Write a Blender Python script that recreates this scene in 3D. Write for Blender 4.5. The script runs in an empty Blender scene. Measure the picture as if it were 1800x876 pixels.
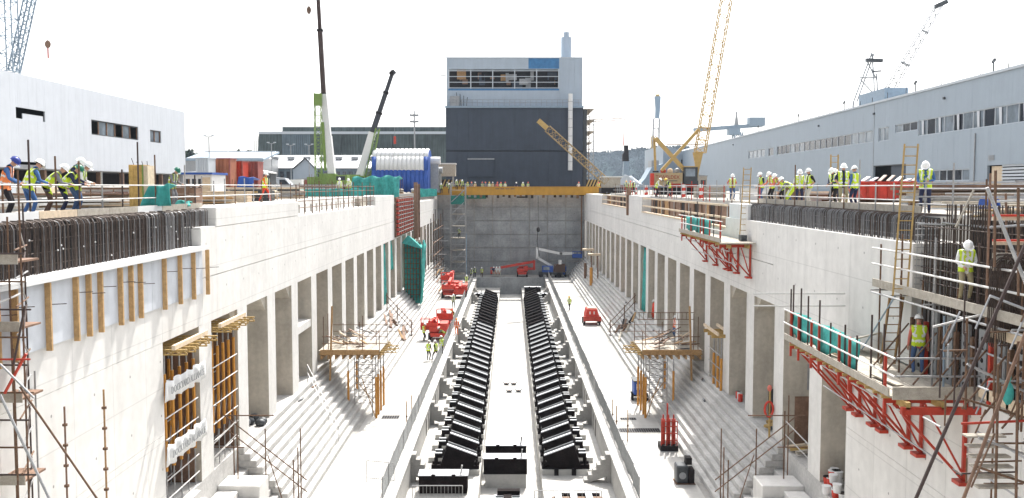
import bpy, math, random
from mathutils import Vector, Matrix, Quaternion
random.seed(7)
R = math.radians
SC = bpy.context.scene
COL = SC.collection
# ---------------------------------------------------------------- camera, sky, sun, exposure
EYE, FPX, VPX = 15.0, 1650.0, 898.0
PITCH = math.atan(109.0/FPX)
SP, CP = math.sin(PITCH), math.cos(PITCH)
cd = bpy.data.cameras.new('camera'); cam = bpy.data.objects.new('camera', cd); COL.objects.link(cam)
cam.location = (0, 0, EYE); cam.rotation_euler = (R(90)-PITCH, 0, 0)
cd.sensor_width = 36; cd.lens = 36*FPX/1800; cd.shift_x = 2/1800; cd.clip_start = .1; cd.clip_end = 6000
SC.camera = cam
SUN_EL, SUN_AZ = R(54), R(13)                      # azimuth measured from straight ahead (+Y) to the right (+X)
w = bpy.data.worlds.new('World'); SC.world = w; w.use_nodes = True
nt = w.node_tree; nt.nodes.clear()
sky = nt.nodes.new('ShaderNodeTexSky'); sky.sky_type = 'NISHITA'; sky.sun_disc = False
sky.sun_elevation = SUN_EL; sky.sun_rotation = SUN_AZ; sky.air_density = 1.0; sky.dust_density = 4.0; sky.ozone_density = 1.0
hs = nt.nodes.new('ShaderNodeHueSaturation'); hs.inputs['Saturation'].default_value = .25
bg = nt.nodes.new('ShaderNodeBackground'); bg.inputs['Strength'].default_value = .15
ow = nt.nodes.new('ShaderNodeOutputWorld')
nt.links.new(sky.outputs[0], hs.inputs['Color']); nt.links.new(hs.outputs[0], bg.inputs[0]); nt.links.new(bg.outputs[0], ow.inputs[0])
sl = bpy.data.lights.new('sun', 'SUN'); sl.energy = 3.1; sl.angle = R(.53); sl.color = (1, .965, .91)
so = bpy.data.objects.new('sun', sl); COL.objects.link(so)
sdir = Vector((math.sin(SUN_AZ)*math.cos(SUN_EL), math.cos(SUN_AZ)*math.cos(SUN_EL), math.sin(SUN_EL)))
so.rotation_euler = sdir.to_track_quat('Z', 'Y').to_euler(); so.location = (20, 80, 120)
SC.view_settings.view_transform = 'Standard'; SC.view_settings.look = 'None'
SC.view_settings.exposure = 1.38; SC.view_settings.gamma = 1; SC.view_settings.use_curve_mapping = False
# ---------------------------------------------------------------- helpers
def W(px, py, Y):
    u = (px-VPX)/FPX; v = (438-py)/FPX; k = Y/(CP+v*SP)
    return Vector((u*k, Y, EYE+(-SP+v*CP)*k))
def G(px, py, z):
    u = (px-VPX)/FPX; v = (438-py)/FPX; k = (z-EYE)/(-SP+v*CP)
    return Vector((u*k, (CP+v*SP)*k, z))
def root_loc(o):
    l = Vector((0, 0, 0))
    while o is not None:
        l = l+Vector(o.location); o = o.parent
    return l
def tag(o, label=None, cat=None, group=None, kind=None):
    if label: o['label'] = label
    if cat: o['category'] = cat
    if group: o['group'] = group
    if kind: o['kind'] = kind
    return o
def thing(name, label, cat, loc=(0, 0, 0), group=None, rz=0):
    o = bpy.data.objects.new(name, None); COL.objects.link(o); o.location = loc; o.rotation_euler = (0, 0, rz)
    o.empty_display_size = .2
    return tag(o, label, cat, group)
def link(name, me, parent=None, loc=(0, 0, 0), rot=None, scale=None):
    o = bpy.data.objects.new(name, me); COL.objects.link(o); o.parent = parent; o.location = loc
    if rot is not None:
        if isinstance(rot, Quaternion): o.rotation_mode = 'QUATERNION'; o.rotation_quaternion = rot
        else: o.rotation_euler = rot
    if scale is not None: o.scale = scale
    return o
class MB:
    def __init__(s): s.v = []; s.f = []; s.m = []
    def add(s, vs, fs, m=0):
        b = len(s.v); s.v += [tuple(p) for p in vs]
        for f in fs: s.f.append([b+i for i in f]); s.m.append(m)
        return s
    def box(s, x0, x1, y0, y1, z0, z1, m=0):
        return s.add([(x0,y0,z0),(x1,y0,z0),(x1,y1,z0),(x0,y1,z0),(x0,y0,z1),(x1,y0,z1),(x1,y1,z1),(x0,y1,z1)],
            [(3,2,1,0),(4,5,6,7),(0,1,5,4),(1,2,6,5),(2,3,7,6),(3,0,4,7)], m)
    def cbox(s, c, sx, sy, sz, m=0): return s.box(c[0]-sx/2, c[0]+sx/2, c[1]-sy/2, c[1]+sy/2, c[2]-sz/2, c[2]+sz/2, m)
    def beam(s, p, q, w, h, m=0, up=(0, 0, 1)):
        p, q = Vector(p), Vector(q); d = (q-p).normalized(); u = Vector(up)
        if abs(d.dot(u)) > .98: u = Vector((0, 1, 0))
        a = d.cross(u).normalized()*(w/2); b = a.cross(d).normalized()*(h/2)
        vs = [p-a-b, p+a-b, p+a+b, p-a+b, q-a-b, q+a-b, q+a+b, q-a+b]
        return s.add(vs, [(0,1,2,3),(7,6,5,4),(0,4,5,1),(1,5,6,2),(2,6,7,3),(3,7,4,0)], m)
    def tube(s, p, q, r, r1=None, n=6, m=0):
        p, q = Vector(p), Vector(q); d = (q-p)
        if d.length < 1e-6: return s
        d.normalize(); u = Vector((0, 0, 1)) if abs(d.z) < .95 else Vector((0, 1, 0))
        a = d.cross(u).normalized(); b = a.cross(d); r1 = r if r1 is None else r1; vs = []
        for c, rr in ((p, r), (q, r1)):
            for i in range(n):
                t = 2*math.pi*i/n; vs.append(c+a*math.cos(t)*rr+b*math.sin(t)*rr)
        fs = [(i, (i+1) % n, n+(i+1) % n, n+i) for i in range(n)]+[tuple(range(n-1, -1, -1)), tuple(range(n, 2*n))]
        return s.add(vs, fs, m)
    def pipe(s, pts, r, n=5, m=0):
        for a, b in zip(pts[:-1], pts[1:]): s.tube(a, b, r, n=n, m=m)
        return s
    def ext(s, prof, axis, a, b, m=0):
        n = len(prof)
        def P(t, c): return (c, t[0], t[1]) if axis == 'x' else ((t[0], c, t[1]) if axis == 'y' else (t[0], t[1], c))
        vs = [P(t, a) for t in prof]+[P(t, b) for t in prof]
        return s.add(vs, [tuple(range(n)), tuple(range(2*n-1, n-1, -1))]+[(i, n+i, n+(i+1) % n, (i+1) % n) for i in range(n)], m)
    def ell(s, c, rx, ry, rz, seg=10, rings=6, t0=0, t1=math.pi, m=0):
        vs = []; fs = []
        for j in range(rings+1):
            t = t0+(t1-t0)*j/rings
            for i in range(seg):
                a = 2*math.pi*i/seg; vs.append((c[0]+rx*math.sin(t)*math.cos(a), c[1]+ry*math.sin(t)*math.sin(a), c[2]+rz*math.cos(t)))
        for j in range(rings):
            for i in range(seg): fs.append((j*seg+i, (j+1)*seg+i, (j+1)*seg+(i+1) % seg, j*seg+(i+1) % seg))
        return s.add(vs, fs, m)
    def mesh(s, name, mats, off=(0, 0, 0), smooth=False):
        me = bpy.data.meshes.new(name); o = Vector(off)
        me.from_pydata([tuple(Vector(v)-o) for v in s.v], [], s.f)
        for mt in (mats if isinstance(mats, (list, tuple)) else [mats]): me.materials.append(mt)
        if any(s.m): me.polygons.foreach_set('material_index', s.m)
        if smooth: me.polygons.foreach_set('use_smooth', [True]*len(s.f))
        me.update(); return me
    def build(s, name, mats, parent=None, smooth=False, bevel=0):
        o = link(name, s.mesh(name, mats, root_loc(parent), smooth), parent)
        if bevel:
            b = o.modifiers.new('bevel', 'BEVEL'); b.width = bevel; b.segments = 1; b.limit_method = 'ANGLE'
        return o
_unit = {}
def T(parent, name, p, q, r, mat, n=6):
    """a straight tube as an object of its own, sharing one unit mesh per material"""
    key = (mat.name, n)
    if key not in _unit: _unit[key] = MB().tube((0, 0, 0), (0, 0, 1), 1, n=n).mesh('tube', mat, smooth=False)
    p, q = Vector(p), Vector(q); d = q-p
    return link(name, _unit[key], parent, p-root_loc(parent), d.to_track_quat('Z', 'Y'), (r, r, d.length))
def BX(parent, name, x0, x1, y0, y1, z0, z1, mat, bevel=0):
    return MB().box(min(x0,x1), max(x0,x1), min(y0,y1), max(y0,y1), min(z0,z1), max(z0,z1)).build(name, mat, parent, bevel=bevel)
_bmesh = {}
def BM(parent, name, p, q, w_, h_, mat):
    """a straight timber or plank, sharing one unit box per material"""
    if mat.name not in _bmesh: _bmesh[mat.name] = MB().box(-.5, .5, -.5, .5, 0, 1).mesh('bar', mat)
    p, q = Vector(p), Vector(q); d = q-p
    return link(name, _bmesh[mat.name], parent, p-root_loc(parent), d.to_track_quat('Z', 'Y'), (w_, h_, d.length))
def lattice(mb, p, q, w0, w1, n, r, rb=None, m=0):
    p, q = Vector(p), Vector(q); d = (q-p).normalized(); u = Vector((0, 1, 0)) if abs(d.y) < .9 else Vector((0, 0, 1))
    a = d.cross(u).normalized(); b = a.cross(d); rb = rb or r*.55; rows = []
    for i in range(n+1):
        t = i/n; c = p.lerp(q, t); ww = (w0+(w1-w0)*t)/2
        rows.append([c+a*ww+b*ww, c-a*ww+b*ww, c-a*ww-b*ww, c+a*ww-b*ww])
    for k in range(4):
        mb.tube(rows[0][k], rows[-1][k], r, n=5, m=m)
        for i in range(n):
            k2 = (k+1) % 4
            mb.tube(rows[i][k if i % 2 else k2], rows[i+1][k2 if i % 2 else k], rb, n=4, m=m)
            if i % 2 == 0: mb.tube(rows[i][k], rows[i][k2], rb, n=4, m=m)
    return mb
def lat_joist(parent, name, p, q, h, mt, step=.28):
    """timber lattice joist: two chords and zigzag webs, one part"""
    p, q = Vector(p), Vector(q); up = Vector((0, 0, h)); m = MB(); m.beam(p+up*.1, q+up*.1, .08, h*.22); m.beam(p+up*.9, q+up*.9, .08, h*.22); n = max(2, int((q-p).length/step))
    for i in range(n):
        a, b = p.lerp(q, i/n), p.lerp(q, (i+1)/n); mid = a.lerp(b, .5); m.beam(a+up*.18, mid+up*.82, .03, .05); m.beam(mid+up*.82, b+up*.18, .03, .05)
    return m.build(name, mt, parent)
# ---------------------------------------------------------------- materials
def mat(name, rgb, rough=.8, var=.18, scale=2.0, bump=.0, metal=0, spec=.3, streak=0, fine=0, sscale=(1.6, 1.6, .12)):
    m = bpy.data.materials.new(name); m.use_nodes = True; n = m.node_tree; b = n.nodes['Principled BSDF']
    b.inputs['Roughness'].default_value = rough; b.inputs['Metallic'].default_value = metal
    b.inputs['Specular IOR Level'].default_value = spec; b.inputs['Base Color'].default_value = (*rgb, 1)
    if var or bump or streak:
        g = n.nodes.new('ShaderNodeNewGeometry'); no = n.nodes.new('ShaderNodeTexNoise')
        no.inputs['Scale'].default_value = scale; no.inputs['Detail'].default_value = 6; no.inputs['Roughness'].default_value = .65
        n.links.new(g.outputs['Position'], no.inputs['Vector'])
        mr = n.nodes.new('ShaderNodeMapRange'); mr.inputs[1].default_value = .3; mr.inputs[2].default_value = .7
        mr.inputs[3].default_value = 1-var; mr.inputs[4].default_value = 1+var*.6
        n.links.new(no.outputs[0], mr.inputs[0]); fac = mr.outputs[0]
        def times(a, sock):
            x = n.nodes.new('ShaderNodeMath'); x.operation = 'MULTIPLY'; n.links.new(a, x.inputs[0]); n.links.new(sock, x.inputs[1]); return x.outputs[0]
        if streak:
            mp = n.nodes.new('ShaderNodeMapping'); mp.inputs['Scale'].default_value = sscale; n.links.new(g.outputs['Position'], mp.inputs[0])
            n2 = n.nodes.new('ShaderNodeTexNoise'); n2.inputs['Scale'].default_value = 1.3; n2.inputs['Detail'].default_value = 5; n.links.new(mp.outputs[0], n2.inputs['Vector'])
            r2 = n.nodes.new('ShaderNodeMapRange'); r2.inputs[1].default_value = .35; r2.inputs[2].default_value = .68; r2.inputs[3].default_value = 1; r2.inputs[4].default_value = 1-streak
            n.links.new(n2.outputs[0], r2.inputs[0]); fac = times(fac, r2.outputs[0])
        if fine:
            n3 = n.nodes.new('ShaderNodeTexNoise'); n3.inputs['Scale'].default_value = scale*9; n3.inputs['Detail'].default_value = 4; n.links.new(g.outputs['Position'], n3.inputs['Vector'])
            r3 = n.nodes.new('ShaderNodeMapRange'); r3.inputs[1].default_value = .35; r3.inputs[2].default_value = .65; r3.inputs[3].default_value = 1-fine; r3.inputs[4].default_value = 1+fine*.5
            n.links.new(n3.outputs[0], r3.inputs[0]); fac = times(fac, r3.outputs[0])
        mx = n.nodes.new('ShaderNodeVectorMath'); mx.operation = 'SCALE'; mx.inputs[0].default_value = rgb; n.links.new(fac, mx.inputs['Scale'])
        n.links.new(mx.outputs[0], b.inputs['Base Color'])
        if bump:
            bp = n.nodes.new('ShaderNodeBump'); bp.inputs['Strength'].default_value = bump; bp.inputs['Distance'].default_value = .03
            n4 = n.nodes.new('ShaderNodeTexNoise'); n4.inputs['Scale'].default_value = scale*6; n4.inputs['Detail'].default_value = 5; n.links.new(g.outputs['Position'], n4.inputs['Vector'])
            n.links.new(n4.outputs[0], bp.inputs['Height']); n.links.new(bp.outputs[0], b.inputs['Normal'])
    return m
def tieholes(m, ax, su, sz, rad=.045, lines=True):
    """cast concrete: bolt holes of the shutter and faint board lines, in plane coordinates (ax, z)"""
    n = m.node_tree; b = n.nodes['Principled BSDF']; old = b.inputs['Base Color'].links[0].from_socket
    g = n.nodes.new('ShaderNodeNewGeometry'); sx = n.nodes.new('ShaderNodeSeparateXYZ'); n.links.new(g.outputs['Position'], sx.inputs[0])
    def M(op, a, c=None):
        x = n.nodes.new('ShaderNodeMath'); x.operation = op
        for i, s in enumerate((a, c)):
            if s is None: continue
            if isinstance(s, (int, float)): x.inputs[i].default_value = s
            else: n.links.new(s, x.inputs[i])
        return x.outputs[0]
    fu = M('ABSOLUTE', M('SUBTRACT', M('FRACT', M('DIVIDE', sx.outputs[ax], su)), .5)); fz = M('ABSOLUTE', M('SUBTRACT', M('FRACT', M('DIVIDE', sx.outputs[2], sz)), .5))
    du = M('MULTIPLY', fu, su); dz = M('MULTIPLY', fz, sz)
    d = M('SQRT', M('ADD', M('MULTIPLY', du, du), M('MULTIPLY', dz, dz)))
    hole = M('LESS_THAN', d, rad)
    k = M('SUBTRACT', 1, M('MULTIPLY', hole, .55))
    if lines:
        ln = M('MAXIMUM', M('GREATER_THAN', fu, .5-.018/su), M('GREATER_THAN', fz, .5-.018/sz)); k = M('MULTIPLY', k, M('SUBTRACT', 1, M('MULTIPLY', ln, .16)))
    mx = n.nodes.new('ShaderNodeVectorMath'); mx.operation = 'SCALE'; n.links.new(old, mx.inputs[0]); n.links.new(k, mx.inputs['Scale']); n.links.new(mx.outputs[0], b.inputs['Base Color'])
    return m
CONC = mat('concrete_wall', (.65, .635, .605), .85, .12, .4, .25, streak=.08, fine=.05)
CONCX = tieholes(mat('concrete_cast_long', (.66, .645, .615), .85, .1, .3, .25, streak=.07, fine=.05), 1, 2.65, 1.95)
CONCY = tieholes(mat('concrete_cross_shaded', (.5, .455, .385), .85, .2, .6, .25, streak=.16, fine=.08), 0, 1.3, 1.3, lines=False)  # cross faces: niche shade and warm bounce light mixed into the colour
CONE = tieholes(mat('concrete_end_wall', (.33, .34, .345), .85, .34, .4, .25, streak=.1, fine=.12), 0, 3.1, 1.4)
CONS = mat('concrete_step', (.5, .49, .47), .85, .2, .8, .25, fine=.12, streak=.12, sscale=(1.2, .1, 1.2))
FLOOR = mat('concrete_floor', (.48, .47, .445), .88, .16, .3, .15, fine=.06, streak=.16, sscale=(.9, .05, 1))
BUTT = mat('concrete_buttress', (.33, .32, .3), .88, .2, .9, .2, fine=.08)
TRENCH = mat('concrete_trench', (.45, .44, .415), .88, .15, .6, .2, fine=.07, streak=.1, sscale=(.9, .08, 1))
QUAY = mat('quay_ground', (.3, .275, .24), .95, .3, .8, .3, fine=.2)
REBAR = mat('rebar_steel', (.078, .058, .048), .65, .45, 6, metal=.35)
REBARG = mat('rebar_grey', (.22, .22, .225), .55, .3, 6, metal=.45)
RUST = mat('rusty_tube', (.16, .095, .06), .7, .4, 9, metal=.2)
GALV = mat('galvanised_tube', (.36, .36, .36), .45, .25, 7, metal=.5)
WHTUBE = mat('pale_tube', (.52, .51, .49), .5, .15, 7, metal=.1)
DKTUBE = mat('dark_tube', (.07, .05, .045), .6, .3, 9, metal=.2)
TIMB = mat('timber', (.36, .22, .1), .8, .3, 7, fine=.15)
TIMBP = mat('timber_pale', (.62, .5, .36), .8, .22, 6, fine=.12)
TIMBY = mat('timber_yellow', (.4, .27, .1), .75, .25, 6, fine=.1)
PLANK = mat('scaffold_board', (.38, .345, .29), .85, .25, 5, fine=.12)
PLYB = mat('plywood_brown', (.2, .12, .08), .7, .35, 2.5, fine=.12)
PLYO = mat('plywood_ochre', (.5, .32, .1), .75, .35, 3.5, fine=.15)
UPRT = mat('timber_upright', (.5, .32, .15), .8, .3, 7, fine=.15)
ORNG = mat('orange_prop', (.52, .24, .045), .5, .2, 4)
RED = mat('red_paint', (.42, .045, .024), .45, .25, 4)
REDB = mat('red_bright', (.55, .05, .03), .5, .3, 3)
BLACK = mat('black_block', (.014, .01, .01), .85, .75, 1.6, bump=.25, spec=.08, fine=.4)
STEELW = mat('white_steel', (.5, .51, .53), .45, .12, 5)
SHEET = mat('grey_sheet', (.54, .565, .6), .6, .12, 1.2, streak=.12)
TEAL = mat('teal_net', (.05, .31, .28), .8, .35, 2.5, bump=.5)
TEALD = mat('teal_net_dark', (.015, .15, .12), .8, .35, 2.5)
YBEAM = mat('yellow_girder', (.5, .26, .025), .5, .12, 1.5, streak=.12)
YCR = mat('yellow_crane', (.45, .31, .11), .5, .15, 3)
DARK = mat('dark_void', (.02, .016, .016), .9, .3, 2)
GLASS = mat('window_glass', (.03, .035, .045), .12, .2, .6, spec=.6)
GLASSP = mat('window_glass_pale', (.2, .24, .28), .15, .5, .5, spec=.6)
FRAME = mat('window_frame', (.45, .49, .53), .5, .06, 4)
CLADW = mat('white_cladding', (.5, .53, .57), .45, .05, 1, streak=.06)
CLADB = mat('pale_blue_cladding', (.285, .34, .395), .5, .05, .4, streak=.05)
CLADD = mat('slate_cladding', (.042, .054, .077), .55, .16, .5, streak=.12)
CLADL = mat('light_cladding', (.36, .42, .485), .5, .06, .6, streak=.06)
BLUEP = mat('blue_film', (.04, .16, .34), .5, .25, 1.2)
GREY = mat('grey_metal', (.3, .31, .32), .5, .2, 3, metal=.3)
DGREY = mat('dark_grey_metal', (.06, .065, .07), .5, .2, 3, metal=.2)
WHITE = mat('white_paint', (.66, .66, .65), .5, .06, 3)
LIME = mat('lime_paint', (.17, .26, .06), .5, .2, 4)
LBLUE = mat('pale_blue_steel', (.23, .3, .37), .5, .15, 3)
# ---------------------------------------------------------------- ground, floor, trench
X0, TOE, BASE, QZ = 12.5, 9.7, 3.1, 14.1
YEND = 160.0
g = MB()
for a in ((-2000, -14.45, -60, 2600), (14.45, 2000, -60, 2600), (-14.45, 14.45, YEND+1.0, 2600), (-14.45, 14.45, -60, -14)):
    g.add([(a[0], a[2], QZ), (a[1], a[2], QZ), (a[1], a[3], QZ), (a[0], a[3], QZ)], [(0, 1, 2, 3)])
tag(g.build('ground', QUAY), kind='structure')
TW, TN, TF = 5.6, 30.0, 154.0
fl = MB()
for a in ((-12.6, -TW-.46, -14, YEND), (TW+.46, 12.6, -14, YEND), (-TW-.455, TW+.455, TF+.01, YEND), (-TW-.455, TW+.455, -14, TN-.01)):
    fl.box(a[0], a[1], a[2], a[3], -.6, 0)
floor = tag(fl.build('dock_floor', FLOOR), kind='structure')
t = MB()
ZB, ZC, CH = -1.5, -2.6, 1.75
for s in (-1, 1):
    a, b = sorted((s*CH, s*TW)); t.box(a, b, TN, TF, ZC-.5, ZB)
t.box(-CH, CH, TN, TF, ZC-.5, ZC)
trench = tag(t.build('trench_floor', TRENCH), kind='structure')
for i, (x0, x1, y0, y1) in enumerate(((-8.4, -7.3, 60.0, 60.9), (7.1, 8.1, 59.7, 60.3), (6.6, 9.2, 56.6, 57.6))):
    gr = thing('drain_grate', ['dark slotted drain grate in the left floor strip', 'small dark slotted drain grate in the right floor strip', 'long dark slotted drain grate across the right floor strip'][i], 'drain grate', ((x0+x1)/2, y0, 0), 'drain grates in the dock floor')
    BX(gr, 'pit', x0, x1, y0, y1, .003, .008, DARK)
    n = int((x1-x0)/.14)
    for k in range(n+1):
        xx = x0+(x1-x0)*k/n; BX(gr, 'bar', xx-.02, xx+.02, y0, y1, .0082, .012, DGREY)
# ---------------------------------------------------------------- dock walls
PY0, PDY, PW, NP = 37.3, 5.3, 1.55, 23
HEAD = 9.43
pill = {}
for s in (-1, 1):
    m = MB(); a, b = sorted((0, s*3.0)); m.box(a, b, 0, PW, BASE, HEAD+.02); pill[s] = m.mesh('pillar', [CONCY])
    # the long face that looks across the dock carries the wall concrete, the others the shaded tone
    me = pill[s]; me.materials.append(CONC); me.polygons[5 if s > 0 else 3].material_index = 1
walls = {}
for s, side in ((-1, 'left'), (1, 'right')):
    wl = thing('dock_wall', 'pale concrete dock wall on the %s with a row of pillars above stepped ledges' % side, 'dock wall', (s*X0, 80, 0))
    walls[s] = wl
    for k in range(NP):
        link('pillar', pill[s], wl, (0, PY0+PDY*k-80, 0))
    near = 33.4 if s < 0 else 34.5
    def bx(name, a, b, y0, y1, z0, z1, mt=CONCX, bev=0): return BX(wl, name, s*a, s*b, y0, y1, z0, z1, mt, bev)
    # base below the pillars, back of the niches, soffit
    bx('niche_floor', X0, 15.8, near, YEND, 0, BASE-.003, CONS)
    bx('niche_back', 15.5, 15.8, near, YEND, BASE, HEAD, CONCX)
    bx('niche_soffit', 14.42, 15.8, near, YEND, HEAD+.03, 9.9, CONC)
    if s < 0:
        for y0, y1, z0, z1 in ((-14, 12, 0, 6.1), (12, 22.6, 0, 6.1), (22.6, near, 0, 6.1), (-14, 12, 6.1, 9.43), (12, 22.6, 6.1, 9.43), (22.6, near, 6.1, 9.43)):
            bx('wall_panel', X0, 14.4, y0+.008, y1-.008, z0, z1-.012)
        top = [(-14, 12, 12.55), (12, 22.6, 12.55), (22.6, near, 12.55), (near, 37.8, 12.55), (37.8, 44.6, 13.3), (44.6, 55.2, 13.3), (55.2, 66, 13.3), (66, 76.4, 13.3), (76.4, 86.7, 13.3), (86.7, 100.6, 14.12), (100.6, 112, 13.2), (112, 121, 13.0), (121, 128.6, 12.9), (128.6, 144, 13.0), (144, YEND, 13.0)]
    else:
        for y0, y1, z0, z1 in ((-14, 12, 0, 6.1), (12, 22.6, 0, 6.1), (22.6, near, 0, 6.1), (-14, 12, 6.1, 9.3), (12, 22.6, 6.1, 9.3), (22.6, near, 6.1, 9.3)):
            bx('wall_panel', X0, 14.4, y0+.008, y1-.008, z0, z1-.012)
        top = [(29.1, near, 13.25), (near, 44.6, 13.25), (44.6, 54.6, 13.25), (54.6, 66, 12.6), (66, 77, 12.6), (77, 89.7, 12.6), (89.7, 99.6, 14.12), (99.6, 114, 12.7), (114, 129, 12.7), (129, 144, 13.9), (144, YEND, 13.9)]
    for y0, y1, zt in top:
        zj = 11.3
        bx('wall_panel', X0, 14.4, y0+.006, y1-.006, zj+.016 if y0 > 37 else HEAD, zt)
        if y0 > 37: bx('wall_panel', X0-.002, 14.4, y0+.006, y1-.006, HEAD, zj-.016)
    # stepped ledges
    NS = 10; tr = (X0-TOE)/NS; rz = (BASE+.0)/NS
    for i in range(NS):
        bx('step', TOE+tr*i, X0-.004 if i < NS-1 else X0-.004, 42.3, YEND-.01, rz*i+(.002 if i else .004), rz*(i+1), CONS, .03)
        bx('step', TOE+tr*i, X0-.004, -14, 36.3, rz*i+(.002 if i else .004), rz*(i+1), CONS, .03)
    # stair block set into the ledges near the camera
    bx('stair_block', 10.7, X0-.01, 39.2, 40.7, .004, 2.3, CONC, .03)
    bx('stair_block', 11.6, X0-.01, 36.35, 39.18, .004, 2.1, CONC, .03)
    for i in range(6):
        bx('stair_tread', 9.9, 11.58, 36.4+.42*i, 39.18, .004+.3*i, .3*(i+1), CONS, .02)
    for i in range(7):
        bx('stair_tread', 9.95+.35*i, X0-.01, 40.72, 42.27, .004+.3*i, .3*(i+1), CONS, .02)
    if s < 0:
        bx('niche_beam', X0+.05, 15.4, PY0+PDY*3+PW, PY0+PDY*4, 6.3, 6.75, CONC)
    for k in (0, 1, 2):
        y = PY0+PDY*(k+1)
        MB().ext([(y-1.0, HEAD+.02), (y, HEAD+.02), (y, HEAD-.75)], 'x', s*12.62, s*15.4).build('haunch', CONCY, wl)
wl = walls[-1]
# left crest: coping, recess with stub posts, end block
BX(wl, 'coping', -12.5, -14.4, 39.8, 55.3, 13.31, 14.14, CONCX, .03)
BX(wl, 'coping', -12.53, -13.4, 37.85, 39.78, 13.31, 13.36, CONC)
BX(wl, 'parapet', -13.7, -14.4, 55.35, 86.6, 13.86, 14.16, CONC)
for k in range(17):
    y = 55.4+k*1.86; BX(wl, 'stub_post', -13.7, -14.35, y, y+1.2, 13.31, 13.855, CONC)
BX(wl, 'recess_back', -14.42, -14.5, 55.35, 86.6, 13.31, 13.85, PLYB)
BX(wl, 'dowel_board', -13.2, -14.0, 82.6, 86.6, 13.31, 14.0, PLANK)
for k in range(40):   # starter bars at the far left crest
    y = 129+k*.75; T(wl, 'starter_bar', (-12.9, y, 12.95), (-12.9, y, 13.9), .02, REBAR, 4)
# left formwork facing with timber uprights
ff = thing('formwork_facing', 'blue grey formwork sheets with timber uprights on the near left wall', 'formwork', (-12.4, 30, 10.7))
y = 8.0
while y < 37.7:
    y1 = min(y+2.44, 37.75); BX(ff, 'sheet', -12.44, -12.495, y+.008, y1-.008, 10.72, 12.5, SHEET); y = y1
BX(ff, 'ledge_board', -12.2, -13.0, 8, 37.78, 12.57, 12.63, WHITE)
BX(ff, 'edge_board', -12.2, -12.26, 8, 37.78, 12.49, 12.567, WHITE)
for px in (-240, -190, -140, -95, -60, -22, 11, 71, 121, 144, 165, 201, 220, 237, 280, 308, 332, 357):
    Y = X0*FPX/(VPX-px)
    BX(ff, 'upright', -12.438, -12.285, Y-.04, Y+.04, 10.62, 12.455, UPRT)
    z = 12.0-random.random()*.3
    T(ff, 'tie_rod', (-12.4, Y+.16, z), (-11.95, Y+.16, z+.02), .012, REBAR, 4)
# right crest: brown shutter boards in the recesses, white block, rails
wr = walls[1]
def boards(y0, y1, z0, z1, x, labelled, n):
    th = thing('shutter_boards', labelled, 'formwork', (x, y0, z0))
    for k in range(n):
        a, b = y0+(y1-y0)*k/n, y0+(y1-y0)*(k+1)/n
        BX(th, 'board', x, x+.06, a+.02, b-.02, z0, z1, random.choice((PLYB, PLYB, DARK, TIMB)))
        if k % 2 == 0: BX(th, 'stud', x-.1, x-.002, a, a+.1, z0, z1, PLYB)
    for zz in (z0+.55, z1+.02): BX(th, 'rail', 12.55, 12.65, y0, y1, zz, zz+.12, TIMBP)
    for k in range(int((y1-y0)/6)+1):
        yy = y0+.3+k*6; T(th, 'post', (12.7, yy, z0), (12.7, yy, z1+.5), .035, GALV)
    BX(th, 'sill', 12.42, 12.8, y0, y1, z0+.003, z0+.09, TIMBP)
    return th
boards(54.8, 89.5, 12.6, 13.85, 13.35, 'brown shutter boards with pale rails in the long recess of the right wall', 26)
boards(100, 128.8, 12.7, 13.85, 13.2, 'brown shutter boards in the farther recess of the right wall', 18)
wb = thing('white_block', 'white box of foam panels on the right wall behind the net platform', 'block', (13, 50, 12.6))
for a in range(2): BX(wb, 'panel', 12.56, 13.4, 49.8+a*2.12, 51.9+a*2.12, 13.26 if 0 else 12.61, 14.08, WHITE, .02)
BX(wr, 'steel_column', 12.3, 12.75, 99.65, 100.3, 12.0, 14.9, PLYB)
# left: red gang form, brown columns
gf = thing('gang_form', 'red ribbed steel form hung on the left wall', 'formwork', (-12.3, 101, 9.7))
BX(gf, 'frame', -12.3, -12.48, 100.6, 116.5, 9.6, 13.9, RUST)
for i in range(8):
    for j in range(9):
        BX(gf, 'panel', -12.12, -12.298, 100.9+i*1.95, 102.5+i*1.95, 9.8+j*.45, 10.1+j*.45, RED)
for i in range(8): BX(gf, 'rib', -12.05, -12.298, 102.6+i*1.95, 102.75+i*1.95, 9.7, 13.85, PLYB)
for j in range(9): BX(gf, 'waler', -12.0, -12.04, 100.7, 116.4, 10.13+j*.45, 10.2+j*.45, GALV)
pc = thing('steel_column', 'tall rusty brown steel column standing at the left wall beyond the red form', 'column', (-12.2, 121, 9))
BX(pc, 'flange', -11.9, -12.4, 120.0, 120.2, 8.4, 15.6, PLYB); BX(pc, 'flange', -11.9, -12.4, 123.0, 123.2, 8.4, 15.4, PLYB); BX(pc, 'web', -12.1, -12.2, 120.21, 122.99, 8.4, 15.4, PLYB)
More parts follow.
